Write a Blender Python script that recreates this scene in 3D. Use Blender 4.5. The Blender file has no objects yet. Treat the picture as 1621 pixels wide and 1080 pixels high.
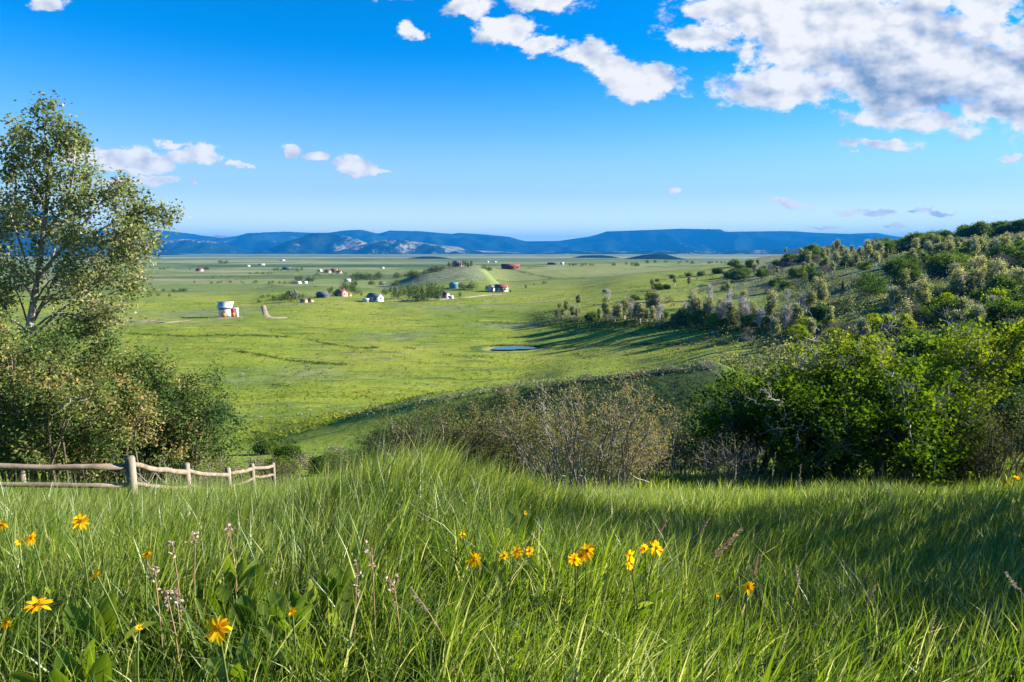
import bpy, math, random
import numpy as np
from mathutils import Vector, Matrix

C = bpy.context.scene.collection
scene = bpy.context.scene

# ---------------------------------------------------------------- camera
PITCH = math.radians(7.75)
FPX = 1081.0                      # focal length in photo pixels (24 mm lens)
cam_data = bpy.data.cameras.new("camera")
cam_data.lens = 24.0
cam_data.sensor_width = 36.0
cam_data.clip_start = 0.05
cam_data.clip_end = 80000.0
cam = bpy.data.objects.new("camera", cam_data)
C.objects.link(cam)
cam.location = (0, 0, 0)          # the eye is the origin; the ground there is 1.5 m lower
cam.rotation_euler = (math.radians(90) - PITCH, 0, 0)
scene.camera = cam

# ---------------------------------------------------------------- sun, exposure
SUN_EL = math.radians(21.0)
SUN_AZ = math.radians(77.0)       # clockwise from straight ahead: the sun stands to the right
sd = Vector((math.sin(SUN_AZ) * math.cos(SUN_EL), math.cos(SUN_AZ) * math.cos(SUN_EL), math.sin(SUN_EL)))
sun_data = bpy.data.lights.new("sun", 'SUN')
sun_data.energy = 5.0
sun_data.angle = math.radians(0.5)
sun_data.color = (1.0, 0.93, 0.80)
sun = bpy.data.objects.new("sun", sun_data)
C.objects.link(sun)
sun.rotation_euler = sd.to_track_quat('Z', 'Y').to_euler()
sun.location = (60, 0, 60)

vs = scene.view_settings
scene.display_settings.display_device = 'sRGB'
vs.view_transform = 'Standard'
vs.look = 'None'
EXPO = 1.9
vs.exposure = EXPO
vs.gamma = 1.0
vs.use_curve_mapping = False

cy = scene.cycles
cy.max_bounces = 6
cy.diffuse_bounces = 3
cy.glossy_bounces = 2
cy.transmission_bounces = 4
cy.transparent_max_bounces = 8
cy.volume_bounces = 0
cy.use_denoising = True
try:
    cy.denoiser = 'OPENIMAGEDENOISE'
    cy.denoising_input_passes = 'RGB_ALBEDO_NORMAL'
except Exception:
    pass
cy.caustics_reflective = False
cy.caustics_refractive = False
cy.sample_clamp_indirect = 4.0

# ---------------------------------------------------------------- world: sky and its clouds
world = bpy.data.worlds.new("World")
scene.world = world
world.use_nodes = True
wt = world.node_tree
wt.nodes.clear()


def nd(tree, kind, **kw):
    n = tree.nodes.new(kind)
    for k, v in kw.items():
        if k.startswith("i_"):
            n.inputs[k[2:]].default_value = v
        else:
            setattr(n, k, v)
    return n


def math_n(tree, op, a, b=None, c=None, clamp=False):
    n = tree.nodes.new('ShaderNodeMath')
    n.operation = op
    n.use_clamp = clamp
    for i, v in enumerate((a, b, c)):
        if v is None:
            continue
        if isinstance(v, (int, float)):
            n.inputs[i].default_value = v
        else:
            tree.links.new(v, n.inputs[i])
    return n.outputs[0]


def vmath(tree, op, a, b=None, c=None):
    n = tree.nodes.new('ShaderNodeVectorMath')
    n.operation = op
    for i, v in enumerate((a, b, c)):
        if v is None:
            continue
        if isinstance(v, (tuple, list)):
            n.inputs[i].default_value = v
        else:
            tree.links.new(v, n.inputs[i])
    return n


def smooth(tree, x, lo, hi, a=0.0, b=1.0):
    n = tree.nodes.new('ShaderNodeMapRange')
    n.interpolation_type = 'SMOOTHSTEP'
    tree.links.new(x, n.inputs[0])
    for i, v in ((1, lo), (2, hi), (3, a), (4, b)):
        n.inputs[i].default_value = v
    return n.outputs[0]


def mixc(tree, fac, a, b):
    n = tree.nodes.new('ShaderNodeMix')
    n.data_type = 'RGBA'
    if isinstance(fac, (int, float)):
        n.inputs[0].default_value = fac
    else:
        tree.links.new(fac, n.inputs[0])
    for i, v in ((6, a), (7, b)):
        if isinstance(v, (tuple, list)):
            n.inputs[i].default_value = tuple(v) + ((1.0,) if len(v) == 3 else ())
        else:
            tree.links.new(v, n.inputs[i])
    return n.outputs[2]


def at(px, py):
    """photo pixel -> (a, t): sideways and upward slope of the line of sight per metre ahead"""
    xc = (px - 810.5) / FPX
    yc = (540 - py) / FPX
    f = math.cos(PITCH) + yc * math.sin(PITCH)
    return xc / f, (-math.sin(PITCH) + yc * math.cos(PITCH)) / f


def build_sky():
    t = wt
    L = t.links.new
    sky = nd(t, 'ShaderNodeTexSky', sky_type='NISHITA')
    sky.sun_disc = False
    sky.sun_elevation = SUN_EL
    sky.sun_rotation = SUN_AZ
    sky.altitude = 2200
    sky.air_density = 1.0
    sky.dust_density = 0.7
    sky.ozone_density = 4.0
    hs = nd(t, 'ShaderNodeHueSaturation')
    hs.inputs['Hue'].default_value = 0.502
    hs.inputs['Saturation'].default_value = 1.45
    hs.inputs['Value'].default_value = 1.0
    L(sky.outputs[0], hs.inputs['Color'])
    bg = nd(t, 'ShaderNodeBackground')
    bg.inputs[1].default_value = 0.067

    tc = nd(t, 'ShaderNodeTexCoord')
    sx = nd(t, 'ShaderNodeSeparateXYZ')
    L(tc.outputs['Generated'], sx.inputs[0])
    yy = math_n(t, 'MAXIMUM', sx.outputs[1], 0.05)
    ax = math_n(t, 'DIVIDE', sx.outputs[0], yy)
    tz = math_n(t, 'DIVIDE', sx.outputs[2], yy)
    # paler air towards the horizon, all the way round
    hz = math_n(t, 'POWER', smooth(t, sx.outputs[2], 0.28, 0.015), 1.25)
    k = 1.0 / (0.067 * 2 ** EXPO)
    low = smooth(t, sx.outputs[2], 0.085, 0.025)
    pale_air = mixc(t, low, (0.58 * k, 0.80 * k, 0.90 * k), (1.05 * k, 1.22 * k, 1.10 * k))
    L(mixc(t, math_n(t, 'MULTIPLY', hz, 0.92), hs.outputs[0], pale_air), bg.inputs[0])
    # clouds only ahead, above the horizon
    region = math_n(t, 'MULTIPLY', math_n(t, 'GREATER_THAN', sx.outputs[1], 0.35), math_n(t, 'GREATER_THAN', tz, 0.015))
    cb = nd(t, 'ShaderNodeCombineXYZ')
    L(ax, cb.inputs[0]); L(tz, cb.inputs[1])
    p = cb.outputs[0]
    # ragged edges: bend the lookup by two octaves of noise
    n1 = nd(t, 'ShaderNodeTexNoise')
    n1.inputs['Scale'].default_value = 14.0
    n1.inputs['Detail'].default_value = 5.0
    n1.inputs['Roughness'].default_value = 0.62
    mp = vmath(t, 'MULTIPLY', p, (1.0, 1.5, 1.0)).outputs[0]
    L(mp, n1.inputs['Vector'])
    off = vmath(t, 'MULTIPLY_ADD', n1.outputs['Color'], (0.085, 0.05, 0.0), (-0.0425, -0.025, 0.0)).outputs[0]
    q = vmath(t, 'ADD', p, off).outputs[0]
    big = [(1340, 40, 235, 85), (1500, 100, 220, 105), (1240, 140, 130, 38), (1600, 120, 120, 75), (1440, 192, 125, 19),
           (1035, 130, 78, 27), (975, 108, 40, 20), (930, 88, 52, 26), (862, 75, 48, 17), (805, 48, 55, 24), (740, 12, 55, 17), (860, 4, 62, 20),
           (1120, 62, 70, 26), (1180, 20, 110, 34), (1378, 229, 55, 8), (650, 45, 22, 13), (640, -6, 60, 12),
           (80, 2, 40, 15), (1560, 10, 60, 18),
           (170, 248, 85, 20), (235, 262, 52, 15), (305, 248, 52, 18), (270, 229, 34, 8), (205, 288, 82, 9), (306, 290, 10, 6), (372, 257, 22, 7),
           (467, 236, 14, 10), (500, 246, 18, 6), (560, 261, 32, 12), (600, 266, 24, 5),
           (1243, 321, 26, 7), (1284, 324, 10, 4), (1388, 332, 22, 5), (1345, 331, 18, 3), (1475, 334, 36, 3.5), (1305, 359, 42, 4), (1410, 357, 22, 4),
           (1068, 306, 10, 4), (1590, 250, 36, 6)]
    cur = None
    for cx, cyy, rx, ry in big:
        a, tt = at(cx, cyy)
        s = 1.0 / (rx / FPX)
        s2 = 1.0 / (ry / FPX)
        v = vmath(t, 'MULTIPLY_ADD', q, (s, s2, 0), (-a * s, -tt * s2, 0)).outputs[0]
        d = vmath(t, 'LENGTH', v).outputs['Value']
        cur = d if cur is None else math_n(t, 'SMOOTH_MIN', cur, d, 0.25)
    n2 = nd(t, 'ShaderNodeTexNoise')
    n2.inputs['Scale'].default_value = 20.0
    n2.inputs['Detail'].default_value = 10.0
    n2.inputs['Roughness'].default_value = 0.66
    L(mp, n2.inputs['Vector'])
    # same noise a little towards the sun (right and up): its difference is the relief of the billows
    nr = []
    for sh in ((0, 0, 0), (0.012, 0.017, 0)):
        n3 = nd(t, 'ShaderNodeTexNoise')
        n3.inputs['Scale'].default_value = 15.0
        n3.inputs['Detail'].default_value = 3.5
        n3.inputs['Roughness'].default_value = 0.52
        L(vmath(t, 'ADD', mp, sh).outputs[0], n3.inputs['Vector'])
        nr.append(n3.outputs[0])
    n4 = nd(t, 'ShaderNodeTexNoise')
    n4.inputs['Scale'].default_value = 9.0
    n4.inputs['Detail'].default_value = 4.0
    L(mp, n4.inputs['Vector'])
    dens = math_n(t, 'MULTIPLY_ADD', cur, -1.0, 1.0)
    dens = math_n(t, 'MULTIPLY_ADD', math_n(t, 'SUBTRACT', n2.outputs[0], 0.5), 2.0, dens)
    dens = math_n(t, 'MULTIPLY_ADD', math_n(t, 'SUBTRACT', n4.outputs[0], 0.5), 1.5, dens)
    alpha = smooth(t, dens, -0.04, 0.36)
    relief = math_n(t, 'SUBTRACT', nr[0], nr[1])
    # thick grey heart of the large bank
    a, tt = at(1495, 128)
    g = vmath(t, 'MULTIPLY_ADD', q, (FPX / 250, FPX / 80, 0), (-a * FPX / 250, -tt * FPX / 80, 0)).outputs[0]
    g2 = smooth(t, vmath(t, 'LENGTH', g).outputs['Value'], 1.15, 0.25)
    n5 = nd(t, 'ShaderNodeTexNoise')
    n5.inputs['Scale'].default_value = 6.5
    n5.inputs['Detail'].default_value = 2.0
    L(mp, n5.inputs['Vector'])
    g3 = math_n(t, 'MULTIPLY', g2, smooth(t, n5.outputs[0], 0.30, 0.56))
    lit = math_n(t, 'MULTIPLY_ADD', relief, 2.8, 0.88)
    lit = math_n(t, 'SUBTRACT', lit, math_n(t, 'MULTIPLY', g3, 0.58))
    wide = smooth(t, vmath(t, 'LENGTH', g).outputs['Value'], 1.9, 0.9)
    heart = math_n(t, 'MULTIPLY', math_n(t, 'MULTIPLY', smooth(t, dens, 0.45, 1.0), wide), smooth(t, n5.outputs[0], 0.44, 0.60))
    lit = math_n(t, 'SUBTRACT', lit, math_n(t, 'MULTIPLY', heart, 0.30))
    lit = math_n(t, 'MAXIMUM', math_n(t, 'MINIMUM', lit, 1.0), 0.0)
    col = mixc(t, lit, (0.22, 0.35, 0.57), (0.94, 0.945, 0.965))
    cbg = nd(t, 'ShaderNodeBackground')
    L(col, cbg.inputs[0])
    cbg.inputs[1].default_value = 1.02 / 2 ** EXPO
    mx = nd(t, 'ShaderNodeMixShader')
    L(alpha, mx.inputs[0]); L(bg.outputs[0], mx.inputs[1]); L(cbg.outputs[0], mx.inputs[2])
    mx2 = nd(t, 'ShaderNodeMixShader')
    L(region, mx2.inputs[0]); L(bg.outputs[0], mx2.inputs[1]); L(mx.outputs[0], mx2.inputs[2])
    out = nd(t, 'ShaderNodeOutputWorld')
    L(mx2.outputs[0], out.inputs[0])


build_sky()
# ---------------------------------------------------------------- noise and small helpers
rng = np.random.default_rng(7)
random.seed(7)


def _hash(ix, iy, seed):
    h = (ix.astype(np.int64) * 374761393 + iy.astype(np.int64) * 668265263 + seed * 974634777) & 0xffffffff
    h = ((h ^ (h >> 13)) * 1274126177) & 0xffffffff
    h = (h ^ (h >> 16)) & 0xffffffff
    return h / 4294967295.0


def vnoise(x, y, seed=0):
    """smooth value noise in -1..1"""
    x = np.asarray(x, float); y = np.asarray(y, float)
    ix = np.floor(x); iy = np.floor(y)
    fx = x - ix; fy = y - iy
    fx = fx * fx * fx * (fx * (fx * 6 - 15) + 10)
    fy = fy * fy * fy * (fy * (fy * 6 - 15) + 10)
    a = _hash(ix, iy, seed); b = _hash(ix + 1, iy, seed)
    c = _hash(ix, iy + 1, seed); d = _hash(ix + 1, iy + 1, seed)
    return ((a + (b - a) * fx) * (1 - fy) + (c + (d - c) * fx) * fy) * 2 - 1


def fbm(x, y, octv=4, seed=0, gain=0.5):
    s = 0.0; amp = 1.0; tot = 0.0
    for k in range(octv):
        s = s + amp * vnoise(x * 2 ** k + 13.7 * k, y * 2 ** k - 7.1 * k, seed + k)
        tot += amp; amp *= gain
    return s / tot


def sstep(x, lo, hi):
    t = np.clip((np.asarray(x, float) - lo) / (hi - lo), 0, 1)
    return t * t * (3 - 2 * t)


def make_mesh(name, verts, faces, mat=None, parent=None, smooth_shade=False, tint=None, link=True):
    """one mesh object from numpy arrays; faces: (n,k) array or a list of such arrays; tint: per-vertex floats"""
    verts = np.asarray(verts, np.float32).reshape(-1, 3)
    fl = faces if isinstance(faces, list) else [faces]
    fl = [np.asarray(f, np.int32) for f in fl if len(f)]
    me = bpy.data.meshes.new(name)
    me.vertices.add(len(verts))
    me.vertices.foreach_set('co', verts.ravel())
    nl = sum(f.size for f in fl); npoly = sum(len(f) for f in fl)
    me.loops.add(nl)
    me.loops.foreach_set('vertex_index', np.concatenate([f.ravel() for f in fl]) if fl else np.zeros(0, np.int32))
    me.polygons.add(npoly)
    starts = []; tot = 0
    for f in fl:
        k = f.shape[1]
        starts.append(np.arange(len(f), dtype=np.int32) * k + tot)
        tot += f.size
    if fl:
        me.polygons.foreach_set('loop_start', np.concatenate(starts))
    if smooth_shade and npoly:
        me.polygons.foreach_set('use_smooth', np.ones(npoly, bool))
    me.update(calc_edges=True)
    if tint is not None:
        at_ = me.attributes.new('tint', 'FLOAT', 'POINT')
        at_.data.foreach_set('value', np.asarray(tint, np.float32))
    if mat is not None:
        for m in (mat if isinstance(mat, (list, tuple)) else [mat]):
            me.materials.append(m)
    o = bpy.data.objects.new(name, me)
    if link:
        C.objects.link(o)
    if parent is not None:
        o.parent = parent
    return o


def tag(o, label=None, cat=None, group=None, kind=None):
    if label: o['label'] = label
    if cat: o['category'] = cat
    if group: o['group'] = group
    if kind: o['kind'] = kind
    return o


def thing(name, loc, label, cat, group=None, rz=0.0):
    o = bpy.data.objects.new(name, None)
    C.objects.link(o)
    o.location = loc
    o.rotation_euler = (0, 0, rz)
    o.empty_display_size = 0.3
    return tag(o, label, cat, group)


# ---------------------------------------------------------------- the lie of the land
def tpy(py):
    return at(810, py)[1]


# (photo column, [(distance ahead, height)...]): the profile of the ground along sight lines to the side
def prof(px, pts):
    return at(px, 500)[0], [(Y, tpy(v) * Y if not isinstance(v, tuple) else v[0]) for Y, v in pts]


far = [(1100, 431), (1700, 420), (2700, 411.5), (4500, 406), (7000, 403), (9500, 401.5)]
COLS = [
    prof(-500, [(12, (-4.95,)), (18, (-7.0,)), (35, (-12.2,)), (60, (-19.0,)), (100, 690), (130, 640), (165, 600), (235, 540), (300, 503), (470, 469), (690, 450)] + far),
    prof(0, [(12, (-4.95,)), (18, (-7.0,)), (35, (-12.2,)), (60, (-19.0,)), (100, 690), (130, 640), (165, 600), (235, 540), (300, 503), (470, 469), (690, 450)] + far),
    prof(360, [(12, (-4.95,)), (18, (-7.0,)), (35, (-12.2,)), (60, (-18.6,)), (100, 690), (130, 640), (165, 600), (235, 540), (300, 503), (470, 469), (690, 450)] + far),
    prof(500, [(12, (-4.9,)), (18, (-6.9,)), (35, (-12.2,)), (60, (-18.4,)), (85, 678), (130, 640), (165, 600), (235, 545), (300, 505), (390, 477), (520, 459), (720, 447)] + far),
    prof(610, [(12, (-4.8,)), (18, (-6.4,)), (35, (-12.0,)), (52, (-17.6,)), (64, (-18.9,)), (80, 650), (130, 638), (165, 600), (225, 548), (300, 508), (390, 477.5), (470, 465), (560, 457), (750, 446)] + far),
    prof(680, [(12, (-4.8,)), (18, (-6.2,)), (35, (-12.0,)), (50, (-16.8,)), (62, (-18.2,)), (78, 634), (130, (-29.8,)), (165, 600), (222, 550), (300, 508), (380, 480), (470, 463), (560, 443), (660, 428), (800, 434), (1000, 433)] + far[1:]),
    prof(735, [(12, (-4.8,)), (18, (-6.2,)), (35, (-12.0,)), (50, (-16.6,)), (61, (-17.9,)), (76, 626), (130, (-29.8,)), (165, 600), (222, 550), (300, 508), (380, 479), (470, 462), (560, 438), (640, 425), (710, 418.5), (1000, 430)] + far[1:]),
    prof(810, [(12, (-4.9,)), (18, (-6.3,)), (35, (-12.0,)), (50, (-16.4,)), (60, (-17.4,)), (75, 613), (130, (-30,)), (165, 600), (222, 551), (300, 508), (380, 477), (470, 462), (600, 442), (750, 424), (1000, 421), (1300, 421)] + far[1:]),
    prof(900, [(12, (-4.9,)), (18, (-6.4,)), (35, (-12.0,)), (49, (-16.2,)), (57, (-16.8,)), (72, 602), (115, (-25,)), (150, 595), (215, 550), (265, 512), (340, 480), (450, 460), (560, 445), (700, 428), (1000, 417), (1300, 417)] + far[1:]),
    prof(1000, [(12, (-4.9,)), (18, (-6.5,)), (35, (-12.0,)), (47, (-15.8,)), (55, (-16.4,)), (70, 592), (105, (-23,)), (150, 590), (190, 550), (240, 510), (330, 472), (420, 450), (500, 436), (650, 430), (900, 418), (1300, 415.5)] + far[1:]),
    prof(1130, [(12, (-4.9,)), (18, (-6.5,)), (35, (-11.8,)), (46, (-14.8,)), (54, (-15.4,)), (70, 577), (95, (-19,)), (130, 577), (175, 540), (220, 507), (300, 470), (400, 442), (480, 428), (560, 420), (800, 422), (1300, 416)] + far[1:]),
    prof(1230, [(12, (-4.9,)), (18, (-6.6,)), (35, (-10.4,)), (60, (-13.5,)), (85, (-17.0,)), (120, 571), (165, 533), (210, 498), (290, 460), (400, 428), (520, 412), (640, 404), (1000, 412), (1700, 414)] + far[2:]),
    prof(1400, [(12, (-4.9,)), (18, (-6.6,)), (35, (-10.8,)), (65, (-14.6,)), (105, 562), (150, 508), (200, 458), (300, 419), (420, 396), (520, 390), (800, 402), (1300, 407), (2700, 409), (4500, 405)] + far[4:]),
    prof(1520, [(12, (-4.9,)), (18, (-6.7,)), (35, (-10.8,)), (65, (-14.0,)), (100, 560), (150, 500), (200, 446), (300, 405), (420, 378), (520, 380), (800, 395), (1300, 400), (2700, 405), (4500, 404)] + far[4:]),
    prof(1640, [(12, (-4.8,)), (18, (-6.4,)), (35, (-10.0,)), (65, (-13.0,)), (95, 558), (140, 500), (180, 445), (260, 402), (370, 366), (480, 370), (800, 390), (1300, 398), (2700, 404), (4500, 404)] + far[4:]),
    prof(2200, [(12, (-4.4,)), (18, (-5.6,)), (35, (-8.5,)), (65, (-10.0,)), (95, (-9.5,)), (140, (-9.0,)), (180, (-6,)), (260, (-1,)), (370, (8,)), (480, (10,)), (800, (5,)), (1300, (-5,)), (2700, 404), (4500, 404)] + far[4:]),
]


def pchip(xs, ys, x):
    xs = np.asarray(xs, float); ys = np.asarray(ys, float)
    h = np.diff(xs); d = np.diff(ys) / h
    m = np.zeros(len(xs))
    m[0] = d[0]; m[-1] = d[-1]
    for i in range(1, len(xs) - 1):
        if d[i - 1] * d[i] > 0:
            w1 = 2 * h[i] + h[i - 1]; w2 = h[i] + 2 * h[i - 1]
            m[i] = (w1 + w2) / (w1 / d[i - 1] + w2 / d[i])
    x = np.clip(x, xs[0], xs[-1])
    k = np.clip(np.searchsorted(xs, x) - 1, 0, len(xs) - 2)
    t = (x - xs[k]) / h[k]
    return (ys[k] * (2 * t**3 - 3 * t**2 + 1) + h[k] * m[k] * (t**3 - 2 * t**2 + t)
            + ys[k + 1] * (-2 * t**3 + 3 * t**2) + h[k] * m[k + 1] * (t**3 - t**2))


UG = np.linspace(math.log(11.0), math.log(9500.0), 900)
AG = np.linspace(COLS[0][0], COLS[-1][0], 560)
_ac = [c[0] for c in COLS]
_tab = np.array([pchip([math.log(Y) for Y, z in c[1]], [z for Y, z in c[1]], UG) for c in COLS])
TAB = np.empty((len(AG), len(UG)))
for _j in range(len(UG)):
    TAB[:, _j] = pchip(_ac, _tab[:, _j], AG)
# soften the seams between the profiles a little
for _ in range(3):
    TAB[1:-1] = 0.25 * TAB[:-2] + 0.5 * TAB[1:-1] + 0.25 * TAB[2:]

POND = (at(812, 551)[0] * 222, 222.0)


def near_h(X, Y):
    z = np.interp(Y, [-60, -6, 0, 1.2, 2, 3, 4, 6, 9, 12, 16, 20], [6, -0.9, -1.45, -1.5, -1.56, -1.78, -2.08, -2.75, -3.8, -4.88, -6.1, -7.1])
    a = X / np.maximum(Y, 1.0)
    z = z + 0.33 * np.exp(-((a + 0.14) / 0.16) ** 2 - ((Y - 6.0) / 2.2) ** 2)       # hump of tall grass
    z = z - 0.30 * sstep(a, 0.10, 0.45) * np.exp(-((Y - 4.3) / 1.7) ** 2)           # hollow to the right
    z = z + 0.16 * sstep(a, 0.15, 0.6) * np.exp(-((Y - 8.8) / 1.5) ** 2)
    z = z + 0.10 * fbm(X / 2.5, Y / 2.5, 3, 5)
    return z


def H(X, Y):
    X = np.asarray(X, float); Y = np.asarray(Y, float)
    Yc = np.maximum(Y, 11.0)
    a = np.clip(X / Yc, AG[0], AG[-1])
    u = np.clip(np.log(Yc), UG[0], UG[-1])
    fa = (a - AG[0]) / (AG[1] - AG[0]); fu = (u - UG[0]) / (UG[1] - UG[0])
    ia = np.clip(fa.astype(int), 0, len(AG) - 2); iu = np.clip(fu.astype(int), 0, len(UG) - 2)
    fa = fa - ia; fu = fu - iu
    z = ((TAB[ia, iu] * (1 - fa) + TAB[ia + 1, iu] * fa) * (1 - fu)
         + (TAB[ia, iu + 1] * (1 - fa) + TAB[ia + 1, iu + 1] * fa) * fu)
    amp = sstep(Yc, 30, 140)
    z = z + amp * (0.55 * fbm(X / 37, Y / 30, 3, 11) + 0.22 * fbm(X / 9, Y / 7, 3, 17)) * (1 - 0.6 * sstep(Yc, 900, 3000))
    z = z + sstep(Yc, 400, 1500) * 2.0 * fbm(X / 260, Y / 260, 3, 23)
    w = sstep(Y, 11.0, 18.0)
    z = z * w + near_h(X, Y) * (1 - w)
    # the shallow bowl of the pond
    d = np.sqrt(((X - POND[0]) / 7.5) ** 2 + ((Y - POND[1]) / 5.5) ** 2)
    k = 1 - sstep(d, 0.75, 1.7)
    z = z * (1 - k) + (PONDZ - 0.5) * k
    return z


PONDZ = tpy(551) * 222


def h1(x, y):
    return float(H(np.array([x]), np.array([y]))[0])


def ground_point(px, py, y0=20.0, y1=9000.0, rise=0.0):
    """where the line of sight through a photo pixel comes down to the ground (plus rise)"""
    a, t = at(px, py)
    ys = np.geomspace(y0, y1, 4000)
    g = H(a * ys, ys) + rise - t * ys
    k = np.argmax(g > 0)
    if g[k] <= 0:
        k = len(ys) - 1
    y = ys[k]
    return a * y, y, float(H(np.array([a * y]), np.array([y]))[0])


# ---------------------------------------------------------------- materials
def new_mat(name):
    m = bpy.data.materials.new(name)
    m.use_nodes = True
    m.node_tree.nodes.clear()
    out = m.node_tree.nodes.new('ShaderNodeOutputMaterial')
    return m, m.node_tree, out


def noise_n(t, scale, detail=4.0, rough=0.55, vec=None):
    n = t.nodes.new('ShaderNodeTexNoise')
    n.inputs['Scale'].default_value = scale
    n.inputs['Detail'].default_value = detail
    n.inputs['Roughness'].default_value = rough
    if vec is not None:
        t.links.new(vec, n.inputs['Vector'])
    return n.outputs[0]


def ramp(t, fac, stops):
    n = t.nodes.new('ShaderNodeValToRGB')
    cr = n.color_ramp
    while len(cr.elements) < len(stops):
        cr.elements.new(0.5)
    for e, (p, c) in zip(cr.elements, stops):
        e.position = p
        e.color = tuple(c) + (1.0,)
    t.links.new(fac, n.inputs[0])
    return n.outputs[0]


def leaf_mat(name, stops, trans=0.4, gloss=0.06, rough=0.45, obj_var=0.0):
    """foliage: colour from each leaf's own tint, light passes through it"""
    m, t, out = new_mat(name)
    L = t.links.new
    a = t.nodes.new('ShaderNodeAttribute'); a.attribute_name = 'tint'
    fac = a.outputs['Fac']
    if obj_var:
        oi = t.nodes.new('ShaderNodeObjectInfo')
        fac = math_n(t, 'ADD', fac, math_n(t, 'MULTIPLY_ADD', oi.outputs['Random'], obj_var, -obj_var / 2))
    col = ramp(t, fac, stops)
    d = t.nodes.new('ShaderNodeBsdfDiffuse')
    tr = t.nodes.new('ShaderNodeBsdfTranslucent')
    L(col, d.inputs[0])
    hs = t.nodes.new('ShaderNodeHueSaturation')
    hs.inputs['Hue'].default_value = 0.485
    hs.inputs['Saturation'].default_value = 1.15
    hs.inputs['Value'].default_value = 1.5
    L(col, hs.inputs['Color']); L(hs.outputs[0], tr.inputs[0])
    mx = t.nodes.new('ShaderNodeMixShader'); mx.inputs[0].default_value = trans
    L(d.outputs[0], mx.inputs[1]); L(tr.outputs[0], mx.inputs[2])
    last = mx.outputs[0]
    if gloss:
        g = t.nodes.new('ShaderNodeBsdfGlossy')
        g.inputs['Roughness'].default_value = rough
        g.inputs[0].default_value = (0.9, 0.95, 0.9, 1)
        m2 = t.nodes.new('ShaderNodeMixShader'); m2.inputs[0].default_value = gloss
        L(last, m2.inputs[1]); L(g.outputs[0], m2.inputs[2])
        last = m2.outputs[0]
    L(last, out.inputs[0])
    return m


def rough_mat(name, c1, c2, scale=8.0, rough=0.85, bump=0.0, stretch=(1, 1, 1), metallic=0.0):
    """plain surface whose colour wanders between two tones"""
    m, t, out = new_mat(name)
    L = t.links.new
    b = t.nodes.new('ShaderNodeBsdfPrincipled')
    b.inputs['Roughness'].default_value = rough
    b.inputs['Metallic'].default_value = metallic
    tc = t.nodes.new('ShaderNodeTexCoord')
    v = vmath(t, 'MULTIPLY', tc.outputs['Object'], stretch).outputs[0]
    n = noise_n(t, scale, 5.0, 0.6, v)
    col = ramp(t, n, [(0.3, c1), (0.7, c2)])
    L(col, b.inputs['Base Color'])
    if bump:
        bp = t.nodes.new('ShaderNodeBump')
        bp.inputs['Strength'].default_value = bump
        bp.inputs['Distance'].default_value = 0.02
        L(n, bp.inputs['Height']); L(bp.outputs[0], b.inputs['Normal'])
    L(b.outputs[0], out.inputs[0])
    return m


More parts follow.
